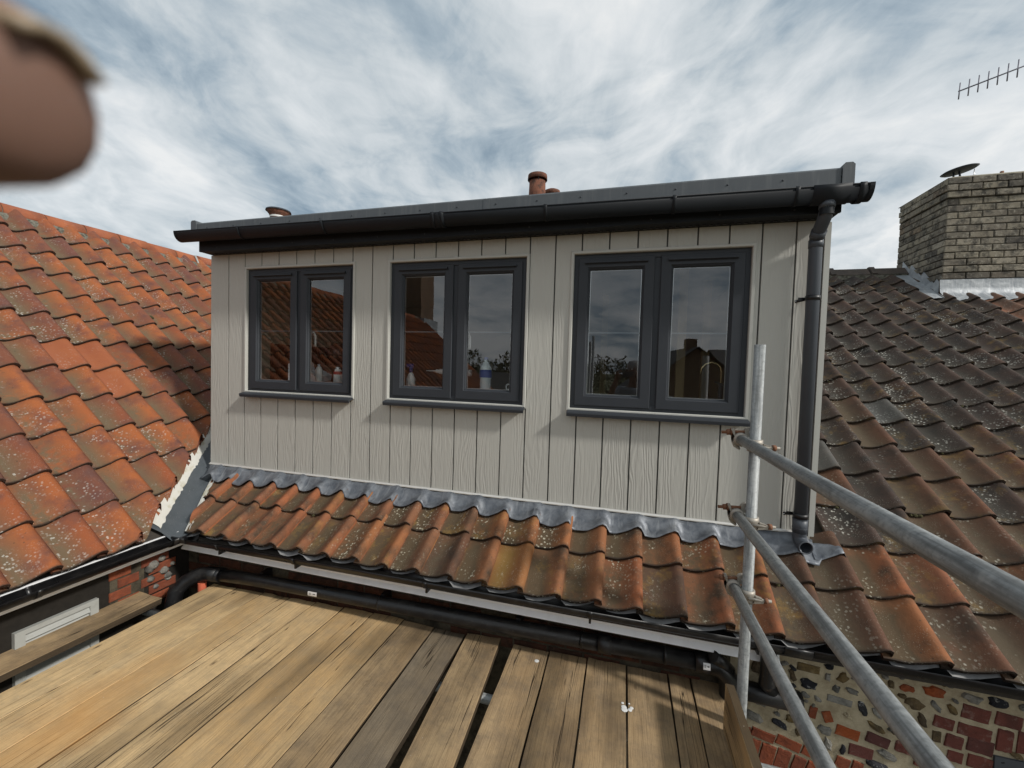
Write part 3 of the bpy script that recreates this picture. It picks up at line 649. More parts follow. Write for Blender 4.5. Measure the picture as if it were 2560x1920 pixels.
def window(a, b_, handle, open_gap):
    t = link('window', MB().sweep((a-.001, b_+.001, .655, 1.753), [(0, -.006), (.004, -.011), (.018, -.011), (.022, -.006), (.022, .02), (0, .02)]).mesh('window'), dm)
    t.data.materials.append(MAT['trim_grey'])
    x0, x1, z0, z1 = a+.018, b_-.018, .664, 1.738; yf = .016
    MB().sweep((x0, x1, z0, z1), [(0, yf), (.040, yf), (.046, yf+.006), (.046, yf+.06), (0, yf+.06)]).build('frame', 'anthracite', t)
    xm = (x0+x1)/2
    MB().box(xm-.021, xm+.021, yf+.004, yf+.06, z0+.046, z1-.046).build('mullion', 'anthracite', t)
    MB().box(xm-.017, xm+.017, yf-.004, yf+.004, z0+.026, z0+.05).build('drain_cover', 'anthracite', t)
    for s0, s1, hs in ((x0+.034, xm-.019, 1), (xm+.019, x1-.034, -1)):
        r = (s0, s1, z0+.034, z1-.034)
        sash = MB().sweep(r, [(0, yf-.008), (.004, yf-.012), (.062, yf-.012), (.069, yf-.004), (.069, yf+.045), (0, yf+.045)]).build('sash', 'anthracite', t)
        gx0, gx1, gz0, gz1 = s0+.069, s1-.069, r[2]+.069, r[3]-.069
        MB().sweep((gx0-.001, gx1+.001, gz0-.001, gz1+.001), [(0, yf-.001), (.004, yf-.001), (.011, yf+.009), (.011, yf+.014), (0, yf+.014)]).build('glazing_bead', 'anthracite', t)
        MB().sweep((gx0, gx1, gz0, gz1), [(.004, yf+.02), (.014, yf+.02), (.014, yf+.032), (.004, yf+.032)]).build('spacer_bar', 'steel', t)
        MB().add([(gx0, yf+.0165, gz0), (gx1, yf+.0165, gz0), (gx1, yf+.0165, gz1), (gx0, yf+.0165, gz1)], [(0, 1, 2, 3)]).build('glass_pane', 'glass', t)
        MB().box(gx0+.005, gx1-.005, yf+.022, yf+.03, 1.196, 1.206).build('glazing_bar', 'roof_edge', t)
        MB().ext([(0, 0), (-.016, -.004), (-.018, -.014), (-.004, -.02), (0, -.02)], (s0+.045, yf-.0125, r[3]-.022), (s1-.045, yf-.0125, r[3]-.022), (0, 1, 0), (0, 0, 1)).build('trickle_vent', 'anthracite', t)
    if handle:
        hx = xm+.019+.05
        MB().tube([(hx, .085, 1.2), (hx, .105, 1.195), (hx+.014, .11, 1.17), (hx+.017, .11, 1.10), (hx+.016, .108, 1.075)], [.012, .013, .011, .009, .007], 10).build('handle', 'white_plain', t)
    sx0, sx1 = a+.010, b_-.0015
    MB().ext([(.02, .035), (-.012, .022), (-.05, .014), (-.062, .010), (-.064, .002), (-.06, -.018), (-.052, -.018), (-.05, .0), (-.012, .006), (.02, .012)], (sx0, 0, .643), (sx1, 0, .643), (0, 1, 0), (0, 0, 1)).build('sill', 'anthracite', t)
    return t
for i, (a, b_) in enumerate(WIN): window(a, b_, i < 2, 0)

# lead apron below the dormer, dressed over the tiles
mb = MB(); nx = 220; rows = 7; vs = []; xa, xb = -.005, 4.86
for i in range(nx+1):
    x = xa+(xb-xa)*i/nx; pr = vis_prof(x)
    wv = .012*math.sin(x*9.1)+.007*math.sin(x*23)
    end = -.115-.012*math.sin(x*4.3)-.03*max(0, .6-abs(x-4.69)*4)+wv*.4
    if x > 4.72: end = -.115+.02*(x-4.72)
    for r_ in range(rows+1):
        t = r_/rows; y = -.016+(end+.016)*t
        up = .042*max(0, 1-t*2.0)**1.3
        z = mainz(y)+.036+pr*min(1, .22+t*1.15)*.95+up*(1 if x < 4.7 else .0)+.0025*math.sin(x*60+t*5)*math.sin(t*6+x*11)
        if x < .12: z = max(z, mainz(y)+.02)
        vs.append((x, y, z))
mb.add(vs, [(i*(rows+1)+j, i*(rows+1)+j+1, (i+1)*(rows+1)+j+1, (i+1)*(rows+1)+j) for i in range(nx) for j in range(rows)], True)
apr = mb.build('lead_apron', 'lead', dm); md = apr.modifiers.new('Solidify', 'SOLIDIFY'); md.thickness = .003
for xj in (1.62, 3.02, 4.70):
    mb = MB(); vs = []
    for r_ in range(6):
        y = .0-.118*r_/5; pr = vis_prof(xj)
        for dx_ in (-.006, .012): vs.append((xj+dx_, min(y, -.02), mainz(min(y, -.02))+.0405+pr*min(1, .22+r_/5*1.15)*.95+.022*max(0, 1-r_/5*2.2)**1.3))
    mb.add(vs, [(i*2, i*2+1, i*2+3, i*2+2) for i in range(5)]); mb.build('lead_lap', 'lead', dm)

# dormer gutter
dg = thing('dormer_gutter', 'anthracite half-round gutter along the dormer roof edge', 'gutter')
def gz(x): return 2.006-.0085*x
go = arc((-.1925, 0), .0575, 0, -180, 14, .076); gi = arc((-.1925, 0), .0545, -180, 0, 14, .073)
gp = [(a, b_) for a, b_ in go]+[(a, b_) for a, b_ in gi]
MB().ext(gp, (-.10, 0, gz(-.1)), (4.79, 0, gz(4.79)), (0, 1, 0), (0, 0, 1), True).build('channel', 'gutter_dark', dg)
MB().tube([(-.10, -.249, gz(-.1)), (4.79, -.249, gz(4.79))], .0042, 8).build('front_lip', 'gutter_dark', dg)
def gband(x, wd, k, dz=0.0):
    o = arc((-.1925, 0), .0575*k, 4, -184, 14, .076*k); i_ = arc((-.1925, 0), .056, -184, 4, 14, .0745)
    return MB().ext(o+i_, (x, 0, gz(x)+dz), (x+wd, 0, gz(x+wd)+dz), (0, 1, 0), (0, 0, 1), True)
for x in (.55, 1.35, 3.05, 3.82, 4.45): gband(x, .022, 1.06, .001).build('bracket', 'gutter_dark', dg)
for x in (2.26, 2.325): gband(x, .022, 1.10, .001).build('bracket', 'gutter_dark', dg)
gband(2.255, .1, 1.05).build('union', 'gutter_dark', dg); gband(4.535, .175, 1.07).build('running_outlet', 'gutter_dark', dg)
gband(4.745, .03, 1.1).build('bracket', 'gutter_dark', dg)
for a, b_ in ((-.118, -.1), (4.79, 4.812)):
    MB().ext(arc((-.1925, 0), .0605, 0, -180, 14, .079), (a, 0, gz(a)+.003), (b_, 0, gz(b_)+.003), (0, 1, 0), (0, 0, 1)).build('stop_end', 'gutter_dark', dg)
MB().lathe([(.034, -.03), (.034, .06)], (4.622, -.1925, 1.86), 20).build('outlet', 'gutter_dark', dg)

dp = thing('downpipe', 'slim anthracite round downpipe at the right corner of the dormer', 'downpipe')
MB().tube([(4.622, -.1925, 1.905), (4.622, -.1925, 1.868), (4.622, -.186, 1.845), (4.623, -.165, 1.822), (4.626, -.09, 1.765), (4.628, -.066, 1.742), (4.629, -.060, 1.715), (4.629, -.060, .05)], .034, 22).build('pipe', 'dark_pipe', dp)
for a, b_, r_ in ((Vector((4.622, -.1925, 1.90)), Vector((4.622, -.1925, 1.868)), .0385), (Vector((4.6255, -.105, 1.776)), Vector((4.6275, -.072, 1.75)), .0385), (Vector((4.629, -.06, 1.735)), Vector((4.629, -.06, 1.69)), .0372), (Vector((4.629, -.06, .095)), Vector((4.629, -.06, .015)), .039)):
    MB().tube([a, b_], r_, 22).build('socket', 'dark_pipe', dp)
for z in (.092, .04): MB().lathe([(.0395, 0), (.041, .002), (.0395, .004)], (4.629, -.06, z), 22).build('ring', 'dark_pipe', dp)
mb = MB().tube([(4.629, -.06, .02), (4.629, -.06, -.01), (4.630, -.068, -.03), (4.632, -.09, -.042), (4.636, -.135, -.048)], .036, 22, False)
mb.build('shoe', 'dark_pipe', dp)
mb = MB().tube([(4.6355, -.128, -.0478), (4.6365, -.139, -.0486)], .0385, 22, False); o = mb.build('shoe_rim', 'dark_pipe', dp); o.modifiers.new('Solidify', 'SOLIDIFY').thickness = .006
for z in (1.40, .115):
    c_ = MB().lathe([(.0345, -.013), (.0385, -.013), (.0385, .013), (.0345, .013)], (4.629, -.06, z), 22).build('pipe_clip', 'black_plastic', dp)
    MB().ext([(0, -.009), (-.035, -.009), (-.035, .009), (0, .009)], (4.60, -.034, z), (4.60, -.028, z), (1, 0, 0), (0, 0, 1)).add([], []).build('clip_arm', 'black_plastic', c_)
    MB().tube([(4.60, -.03, z-.002), (4.555, -.012, z-.012)], .009, 8).build('clip_leg', 'black_plastic', c_)
    MB().lathe([(0, .004), (.005, .004), (.005, 0)], (4.555, -.022, z-.012), 8).build('clip_screw', 'steel', c_)

# ------------------------------------------------------------------ eaves, fascia, gutters of the old roofs
MB().box(4.42, 13, -.468, -.45, -.498, -.40).build('fascia_board', 'white_fascia', house)
fa = MB().ext([(-.45, -.40), (-.468, -.40), (-.468, -.520), (-.488, -.545), (-.488, -.5475), (-.45, -.5475)], (.30, 0, 0), (4.418, 0, 0), (0, 1, 0), (0, 0, 1)).build('fascia_board', 'white_fascia', house)
MB().box(.21, 13, -.449, -.35, -.47, -.455).build('soffit_board', 'dark_paint', house)
mb = MB(); vs = []; nx = 260; rr = random.Random(2)
for i in range(nx+1):
    x = .40+(9-.40)*i/nx; pr = vis_prof(x)
    wv = .5+.5*math.sin(x*3.1)*math.sin(x*7.7)
    for y, dz_ in ((-.40, .0), (-.47, .0), (-.505, .002), (-.515-.018*wv, .002-.010*wv)): vs.append((x, y, mainz(y)-.018+pr*.62+dz_))
mb.add(vs, [(i*4+j, i*4+j+1, (i+1)*4+j+1, (i+1)*4+j) for i in range(nx) for j in range(3)], True); mb.build('eaves_underlay', 'underlay', house)
eg = thing('eaves_gutter', 'long black plastic gutter under the brown tiles of the cottage eaves', 'gutter')
def halfround(ax, lo, hi, cross, z, r=.056, k=1.0, mb=None):
    o = arc((0, 0), r*k, 3, -183, 14); i_ = arc((0, 0), r-.003, -183, 3, 14); mb = mb or MB()
    if ax == 'x': return mb.ext(o+i_, (lo, cross, z[0]), (hi, cross, z[1]), (0, 1, 0), (0, 0, 1), True)
    return mb.ext(o+i_, (cross, lo, z[0]), (cross, hi, z[1]), (1, 0, 0), (0, 0, 1), True)
def ez(x): return -.415+.006*(x-.4)
halfround('x', .34, 4.45, -.527, (ez(.34), ez(4.45))).build('channel', 'black_plastic', eg)
halfround('x', 4.455, 13, -.527, (ez(4.45)+.004, ez(4.45)-.012), .057).build('channel', 'black_plastic', eg)
for x in (.75, 1.43, 2.43, 3.44, 4.28, 5.4): 
    br = halfround('x', x, x+.028, -.527, (ez(x)-.001,)*2, .056, 1.06).build('bracket', 'black_plastic', eg)
    MB().box(x+.008, x+.02, -.553, -.5, ez(x)-.082, ez(x)-.055).build('bracket_lug', 'black_plastic', br)
halfround('x', 4.40, 4.52, -.527, (ez(4.4)-.001,)*2, .057, 1.07).build('union', 'black_plastic', eg)
MB().lathe([(.036, -.14), (.036, .02)], (4.35, -.527, -.49), 18).build('outlet', 'black_plastic', eg)
wg = thing('wing_gutter', 'black plastic gutter under the orange tiles of the left wing', 'gutter')
halfround('y', -8.9, -.52, .362, (-.46, -.408)).build('channel', 'black_plastic', wg)
for y in (-2.2, -1.35, -.62): halfround('y', y, y+.03, .362, (-.412,)*2, .056, 1.07).build('bracket', 'black_plastic', wg)
mb = MB(); halfround('y', -.62, -.49, .362, (-.409, -.408), .056, 1.1, mb); halfround('x', .34, .47, -.527, (-.409, -.408), .056, 1.1, mb); mb.build('corner_piece', 'black_plastic', wg)
MB().box(.292, .306, -8.9, -.47, -.518, -.40).build('fascia_board', 'white_fascia', wing)
MB().box(.18, .291, -8.9, -.36, -.47, -.455).build('soffit_board', 'dark_paint', wing)

# ------------------------------------------------------------------ walls
WY = -.35
MB().box(.2, 4.22, WY-.004, WY, -3.40, -.47).build('eaves_shade_sheet', 'mortar_dark', house)  # thin dark sheet, paints the shade below the eaves
fw_ = MB().box(.2, 13, WY, WY+.3, -3.42, -.46).build('front_wall', 'mortar_wall', house)
mat('wing_dark', lambda t, b: setb(t, b, col=t.mix(t.noise(t.mul3(t.pos(), (25, 25, 25)), 1, 4), (.010, .009, .008), (.03, .026, .021)), rough=.85, spec=.2))  # near-black mottled brown for the wing wall
MB().box(-6.2, .2, -8.9, 4.0, -3.42, -.48).build('wing_wall', 'wing_dark', wing)
MB().box(.2, .203, -.89, -.68, -.86, -.48).build('brick_patch', 'mortar_dark', wing)
mbg = MB().add([(.2, -8.88, -.48), (-3.02, -8.88, 2.38), (-6.2, -8.88, -.48)], [(0, 1, 2)]); mbg.build('gable', 'brick_far', wing)
zf = zoomer(1860, 1560, 400, 1843); zh = zoomer(2100, 1500, 460, 1817)
def wallrect(zz, cx, cy, wd, ht):
    c = atY(*zz(cx, cy), WY); a = atY(*zz(cx+wd/2, cy), WY); b_ = atY(*zz(cx, cy+ht/2), WY); return c, abs(a.x-c.x)*2, abs(b_.z-c.z)*2
def flint(zz, cx, cy, wd, ht, ang, m, nm='flint'):
    c, w_, h_ = wallrect(zz, cx, cy, wd, ht) if zz else (Vector((cx, WY, cy)), wd, ht); rr = random.Random(int(cx*7+cy) if zz else int(cx*7000+cy*900)); n = 11; vs = []; pr = rr.uniform(.008, .018)
    ra = [rr.uniform(.66, 1.16) for _ in range(n)]
    for k, (sc, y) in enumerate(((1, .004), (.86, -pr*.7), (.45, -pr))):
        for j in range(n):
            t = 2*math.pi*j/n; ex = math.copysign(abs(math.cos(t))**.8, math.cos(t)); ez_ = math.copysign(abs(math.sin(t))**.8, math.sin(t))
            x = w_/2*sc*ra[j]*ex; z = h_/2*sc*ra[j]*ez_; ca, sa_ = math.cos(R(-ang)), math.sin(R(-ang))
            vs.append((x*ca-z*sa_, y+rr.uniform(-.002, .002), x*sa_+z*ca))
    fs = [(k*n+j, k*n+(j+1) % n, (k+1)*n+(j+1) % n, (k+1)*n+j) for k in range(2) for j in range(n)]+[[2*n+j for j in range(n)]]
    me = MB().add(vs, fs).mesh(nm); me.materials.append(MAT[m]); link(nm, me, fw_, Matrix.Translation((c.x, WY, c.z)))
def wbrick(zz, cx, cy, wd, ht, ang, m):
    c, w_, h_ = wallrect(zz, cx, cy, wd, ht); rr = random.Random(int(cx*3+cy)); n = 4; vs = []; out = []
    for (sx, sz, ex, ez_) in ((-1, -1, 1, -1), (1, -1, 1, 1), (1, 1, -1, 1), (-1, 1, -1, -1)):
        for k in range(5):
            t = k/5; x = (sx+(ex-sx)*t)*w_/2; z = (sz+(ez_-sz)*t)*h_/2; out.append((x*(1+rr.uniform(-.03, .015)), z*(1+rr.uniform(-.07, .03))))
    ca, sa_ = math.cos(R(-ang)), math.sin(R(-ang)); out = [(x*ca-z*sa_, x*sa_+z*ca) for x, z in out]; N = len(out); pr = rr.uniform(.004, .009)
    vs = [(x, .004, z) for x, z in out]+[(x*.985, -pr*.6, z*.96) for x, z in out]+[(x*.94, -pr, z*.88) for x, z in out]
    fs = [(k*N+j, k*N+(j+1) % N, (k+1)*N+(j+1) % N, (k+1)*N+j) for k in range(2) for j in range(N)]+[[2*N+j for j in range(N)]]
    me = MB().add(vs, fs).mesh('brick'); me.materials.append(MAT[m]); link('brick', me, fw_, Matrix.Translation((c.x, WY, c.z)))
for a in [(740, 690, 220, 120, 8, 'flint_black'), (960, 610, 80, 110, 15, 'flint_grey'), (1135, 620, 140, 140, 30, 'flint_brown'), (1060, 745, 100, 100, 0, 'flint_grey'), (1245, 775, 180, 75, 8, 'flint_grey'),
          (700, 815, 120, 70, 25, 'flint_grey'), (850, 865, 130, 60, 28, 'flint_grey'), (1365, 965, 110, 190, -12, 'flint_black'), (1530, 1020, 200, 70, 42, 'flint_grey'), (175, 885, 220, 120, 18, 'flint_grey'), (400, 930, 95, 110, 30, 'flint_grey'),
          (110, 1060, 230, 120, 18, 'flint_grey'), (420, 1150, 250, 80, 24, 'flint_black'), (535, 1090, 130, 90, 20, 'flint_brown'), (930, 1215, 190, 110, 14, 'flint_grey'), (1515, 1185, 240, 85, 25, 'flint_brown'),
          (1135, 1440, 70, 150, 8, 'flint_black'), (960, 1370, 100, 150, -10, 'flint_grey'), (1650, 1510, 260, 90, 25, 'flint_grey'), (1540, 1625, 280, 110, 4, 'flint_black'), (560, 590, 80, 200, -22, 'flint_brown'),
          (165, 480, 190, 230, 30, 'flint_brown'), (620, 1245, 80, 90, 0, 'flint_brown'), (1720, 1230, 90, 60, 10, 'flint_brown'), (20, 900, 50, 90, 0, 'flint_grey'), (1190, 1050, 110, 60, 10, 'mortar_wall')]:
    flint(zf, *a)
for a in [(740, 1020, 215, 120, 5, 'flint_brown'), (945, 1045, 70, 150, -38, 'flint_grey'), (1105, 1075, 80, 140, -30, 'flint_brown'), (1300, 965, 240, 90, 8, 'flint_grey'), (1560, 1010, 225, 105, 8, 'flint_black'), (1790, 1060, 80, 80, 0, 'flint_grey'),
          (660, 865, 160, 90, 10, 'brick_orange'), (930, 905, 250, 110, 5, 'brick_orange'), (810, 1180, 80, 150, -20, 'flint_brown'), (505, 830, 70, 100, 0, 'flint_brown'), (520, 1280, 110, 50, 5, 'flint_grey')]:
    flint(zh, *a)
for a in [(740, 507, 270, 92, 3, 'flint_brown'), (1100, 882, 300, 78, 7, 'flint_grey'), (790, 1015, 90, 140, 8, 'brick_red'), (960, 1065, 110, 130, -20, 'brick_orange'), (1190, 1252, 285, 125, 9, 'brick_orange'), (1535, 1335, 280, 120, 13, 'brick_maroon'),
          (1790, 1405, 110, 105, 8, 'brick_maroon'), (1342, 1470, 290, 135, 5, 'brick_maroon'), (215, 1275, 285, 105, 13, 'brick_red'), (510, 1375, 300, 115, 15, 'brick_red'), (760, 1478, 200, 110, 17, 'brick_red'),
          (130, 1405, 100, 170, 10, 'brick_red'), (262, 1505, 170, 270, 10, 'brick_red'), (440, 1560, 165, 250, 12, 'brick_red'), (620, 1620, 150, 210, 14, 'brick_red'), (770, 1670, 130, 200, 16, 'brick_red'),
          (1130, 1600, 170, 140, 14, 'brick_red'), (1300, 1635, 125, 115, 12, 'brick_red'), (35, 1230, 60, 110, 12, 'brick_red')]:
    wbrick(zf, *a)
for a in [(1340, 1125, 290, 145, 7, 'brick_maroon'), (1665, 1195, 280, 140, 6, 'brick_maroon'), (1020, 1212, 210, 115, 8, 'brick_maroon'), (1325, 1305, 350, 125, 6, 'brick_maroon'), (1120, 1395, 180, 130, 8, 'brick_maroon'), (1380, 1445, 275, 145, 6, 'brick_maroon'),
          (1622, 1390, 165, 225, 3, 'brick_maroon'), (1800, 1410, 110, 225, 3, 'brick_maroon'), (1130, 1545, 160, 110, 6, 'brick_maroon'), (1375, 1605, 260, 130, 5, 'brick_maroon'), (950, 1345, 85, 110, 0, 'flint_brown'), (625, 1455, 160, 115, 8, 'brick_maroon'), (800, 1590, 150, 110, 5, 'brick_maroon')]:
    wbrick(zh, *a)
fr_ = random.Random(33); spots_ = [(o.location.x, o.location.z, max(o.dimensions.x, o.dimensions.z)*.5) for o in fw_.children if o.location.x > 4.2]; added_ = 0
for _ in range(1500):
    x = fr_.uniform(4.26, 5.55); z = fr_.uniform(-1.32, -.56); r_ = fr_.uniform(.011, .026)
    if x > 5.2 and z < -1.0: continue
    if added_ < 85 and all((x-a_)**2+((z-b__)*1.25)**2 > (r_*1.15+c__*.92)**2 for a_, b__, c__ in spots_):
        spots_.append((x, z, r_)); added_ += 1
        flint(None, x, z, r_*2*fr_.uniform(.9, 1.5), r_*2*fr_.uniform(.6, .9), fr_.uniform(-40, 40), fr_.choice(['flint_grey', 'flint_grey', 'flint_brown', 'flint_black', 'flint_grey']))
fr_ = random.Random(77)                                  # the flintwork goes on beyond the part the photo frames
for r_ in range(11):
    for i in range(19):
        x = 4.36+.165*i+(.08 if r_ % 2 else 0)+fr_.uniform(-.02, .02); z = -.60-.105*r_+fr_.uniform(-.015, .015)
        if (x < 5.6 and z > -1.30) or (5.22 < x < 6.6 and z < -1.0) or x > 7.3: continue
        flint(None, x, z, fr_.uniform(.06, .13), fr_.uniform(.04, .08), fr_.uniform(-25, 25), fr_.choice(['flint_grey', 'flint_grey', 'flint_black', 'flint_brown', 'brick_orange', 'brick_maroon']))
c = atY(*zh(1515, 1485), WY)
MB().box(c.x, c.x+1.1, WY-.012, WY+.02, c.z-1.1, c.z-.02).build('window_opening', 'dark_pipe', house)
# brickwork visible between board ends and pipe: two courses
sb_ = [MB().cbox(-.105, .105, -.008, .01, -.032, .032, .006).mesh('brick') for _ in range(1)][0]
bmd = sb_.copy(); bmd.materials.append(MAT['brick_shaded']); bmo = sb_.copy(); bmo.materials.append(MAT['brick_orange'])
for r_ in range(5):
    z = -.60-.075*r_
    for i in range(17):
        x = .31+.2215*i+(.11 if r_ % 2 else 0)
        if x > 4.05 or rng.random() < .14: continue
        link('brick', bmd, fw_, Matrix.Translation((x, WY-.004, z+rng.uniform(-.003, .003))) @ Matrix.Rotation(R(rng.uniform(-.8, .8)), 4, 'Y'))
ww = None
bmd2 = sb_.copy(); bmd2.materials.append(MAT['brick_red'])
wingw = [o for o in wing.children if o.name.startswith('wing_wall')][0]
for r_ in range(5):
    for i in range(2): link('brick', bmd2, wingw, Matrix.Translation((.204, -.78+(.225*i if r_ % 2 else .225*i-.05), -.59-.075*r_)) @ Matrix.Rotation(R(90), 4, 'Z') @ Matrix.Scale(.62 if (i == 0) else .9, 4, (1, 0, 0)))
rr = random.Random(9)
for i in range(9):
    c = Vector((.207, -.56+.03*rr.uniform(-3, 3), -.6-.025*i)); r0 = rr.uniform(.02, .045)
    MB().lathe([(0, r0*.8), (r0*.6, r0*.6), (r0, 0), (r0*.7, -r0*.6), (0, -r0*.8)], c, 7).build('flint', 'flint_grey', wingw)
# louvred vent window in the wing wall
lw = thing('louvre_window', 'white louvred window in the dark wall under the orange roof', 'window')
ly0, ly1, lz0, lz1 = -1.36, -.965, -1.25, -.695
mb = MB()
for a in ((ly0, ly0+.045, lz0, lz1), (ly1-.045, ly1, lz0, lz1)): mb.box(.2, .228, a[0], a[1], a[2], a[3])
for a in ((lz1-.03, lz1), (lz0, lz0+.03)): mb.box(.2, .2275, ly0+.045, ly1-.045, a[0], a[1])
mb.build('frame', 'white_plastic', lw)
for i in range(9): MB().ext([(-.0, .0), (.022, -.038), (.026, -.035), (.004, .004)], (.202, ly0+.045, lz1-.035-.052*i), (.202, ly1-.045, lz1-.035-.052*i), (1, 0, 0), (0, 0, 1)).build('louvre_blade', 'white_plastic', lw)

# ------------------------------------------------------------------ soil pipe
def sz_(x): return -.671+.02*(x-2.23)
sp = thing('soil_pipe', 'fat black soil pipe running along the wall beneath the eaves gutter', 'pipe')
MB().tube([(.62, -.47, sz_(.62)), (1.0, -.45, sz_(1.0)), (4.08, -.45, sz_(4.08))], .044, 24).build('pipe', 'black_plastic', sp)
for x, wd, r_ in ((.62, .07, .051), (2.05, .012, .048), (3.40, .012, .047), (3.50, .075, .051), (3.86, .012, .047), (4.02, .07, .052)):
    MB().tube([(x, -.45 if x > .7 else -.47, sz_(x)), (x+wd, -.45 if x > .7 else -.468, sz_(x+wd))], r_, 24).build('coupling', 'black_plastic', sp)
MB().tube([(.66, -.47, sz_(.66)), (.58, -.475, sz_(.6)), (.50, -.50, sz_(.5)-.01), (.44, -.55, sz_(.5)-.045), (.41, -.60, sz_(.5)-.10), (.40, -.63, -.95), (.40, -.63, -1.4)], .052, 20).build('bend', 'black_plastic', sp)
MB().tube([(4.05, -.45, sz_(4.05)), (4.14, -.448, sz_(4.1)-.012), (4.19, -.442, sz_(4.1)-.06), (4.20, -.44, -.80), (4.20, -.44, -3.3)], .048, 20).build('bend', 'black_plastic', sp)
MB().tube([(4.22, -.44, -.745), (4.52, -.41, -.775)], .048, 20).build('branch', 'black_plastic', sp)
MB().tube([(4.10, -.50, -.56), (4.15, -.47, -.60), (4.2, -.44, -.66)], .03, 14).build('branch', 'black_plastic', sp)
MB().tube([(4.50, -.412, -.77), (4.54, -.41, -.775)], .055, 20).build('end_cap', 'black_plastic', sp)
MB().tube([(4.35, -.527, -.6), (4.36, -.48, -.66), (4.40, -.43, -.72)], .036, 14).build('offset_bend', 'black_plastic', sp)
for x in (1.02, 2.05, 3.0): MB().box(x, x+.03, -.44, -.352, sz_(x)-.01, sz_(x)+.055).build('pipe_bracket', 'black_plastic', sp)
def sticker(x0, wd, ht, ang, rad, cxz):
    mb = MB(); n = 4; vs = []; zc = sz_(x0)
    for i in (0, 1):
        for j in range(n+1):
            t = R(ang)+(ht/rad)*(j/n-.5); vs.append((x0+wd*i, -.45-math.cos(t)*rad, sz_(x0+wd*i)+math.sin(t)*rad))
    me = bpy.data.meshes.new('sticker'); me.from_pydata(vs, [], [(j, n+1+j, n+2+j, j+1) for j in range(n)]); uvl = me.uv_layers.new(name='UVMap')
    for L in me.loops: i, j = divmod(L.vertex_index, n+1); uvl.data[L.index].uv = (i, j/n)
    me.materials.append(MAT['sticker']); return link('sticker', me, sp)
sticker(1.50, .075, .032, 0, .0446, None); sticker(4.055, .035, .035, 12, .0526, None)

# ------------------------------------------------------------------ scaffold boards
PZ = -.80
ORD = ['first', 'second', 'third', 'fourth', 'fifth', 'sixth', 'seventh', 'eighth', 'ninth', 'tenth', 'eleventh', 'twelfth', 'thirteenth', 'fourteenth', 'fifteenth', 'sixteenth']
PL = [(.578, .795, -.44, 0, 'plank_tan'), (.80, 1.036, -.43, 0, 'plank_tan'), (1.042, 1.272, -.42, 0, 'plank_tan'), (1.278, 1.492, -.41, 0, 'plank_tan'), (1.498, 1.722, -.40, 0, 'plank_tan'),
      (1.730, 1.955, -.392, 0, 'plank_tan'), (1.962, 2.197, -.385, 0, 'plank_tan'), (2.203, 2.43, -.40, 0, 'plank_brown'), (2.438, 2.652, -.402, .4, 'plank_grey'), (2.662, 2.886, -.38, 3.4, 'plank_brown'),
      (2.98, 3.205, -.397, 0, 'plank_brown'), (3.213, 3.433, -.393, .1, 'plank_brown'), (3.441, 3.662, -.378, 0, 'plank_brown'), (3.67, 3.89, -.374, 0, 'plank_brown'), (3.898, 4.012, -.362, 0, 'plank_brown'), (4.019, 4.24, -.356, 0, 'plank_brown')]
def plank(w_, ln, th, seed):
    """board lying along -y from its far end at y=0, x from 0, top at z=0, rough ends and worn edges"""
    rr = random.Random(seed); mb = MB(); n = 14; vs = []
    for i in range(n+1):
        y = -ln*(i/n)**1.8; a = rr.uniform(-.0018, .0018); b_ = rr.uniform(-.0018, .0018); bow = .002*math.sin(i*.7+seed)
        yy = lambda k: y+(rr.uniform(-.006, .006) if i == 0 else 0)
        for x, z in ((a, -th), (a, -.0025), (a+.002, 0), (w_*.33, .0008), (w_*.66, -.0004), (w_-.002+b_, 0), (w_+b_, -.0025), (w_+b_, -th)): vs.append((x, yy(0), z+bow))
    N = 8; fs = [(i*N+j, (i+1)*N+j, (i+1)*N+(j+1) % N, i*N+(j+1) % N) for i in range(n) for j in range(N)]+[[j for j in range(N)], [n*N+j for j in range(N)][::-1]]
    return mb.add(vs, fs)
for i, (a, b_, ye, sk, m) in enumerate(PL):
    mb = plank(b_-a, 4.8, .038, i+3); o = mb.build('scaffold_board', m)
    o.location = (a, ye, PZ+rng.uniform(-.0015, .0015)); o.rotation_euler = (0, R(rng.uniform(-.15, .15)), R(sk))
    look = {'plank_tan': 'weathered tan', 'plank_brown': 'weathered brown', 'plank_grey': 'dark greyish'}[m]
    extra = {7: 'split ', 9: 'skewed '}.get(i, 'narrow ' if i == 14 else '')
    tag(o, f'{extra}{look} scaffold board, {ORD[15-i]} in the deck counted from the upright toe board', 'scaffold board', 'scaffold deck boards')
mb = plank(.232, 3.4, .04, 40); o = mb.build('scaffold_board', 'plank_brown'); o.location = (.2, -.715, PZ+.012); o.rotation_euler = (0, R(1.0), R(-.6))
tag(o, 'loose rough scaffold board lying apart beside the wall of the orange-roofed wing', 'scaffold board')
mb = plank(.235, 3.2, .038, 41); o = mb.build('toe_board', 'plank_tan'); o.rotation_euler = (0, R(-90), 0); o.location = (4.118, -.69, PZ+.004)
tag(o, 'upright weathered toe board standing on edge at the end of the scaffold deck', 'toe board')
for nm, pts in (('paint_blob', [(3.652, -.69), (3.645, -.665), (3.682, -.70), (3.678, -.66), (3.655, -.706), (3.69, -.685)]), ('paint_blob', [(3.15, -.50)])):
    mb = MB()
    for q_, (x, y) in enumerate(pts): k_ = (1.3, .7, 1.0, .5, 1.5, .9)[q_]; mb.lathe([(0, .0022), (.006*k_, .002), (.011*k_, .0006)], (x, y, PZ+.0012), 7+q_ % 3)
    tag(mb.build(nm, 'white_plain'), 'spatter of white filler on two brown scaffold boards' if len(pts) > 1 else 'small white lump of filler on a brown scaffold board', 'paint')

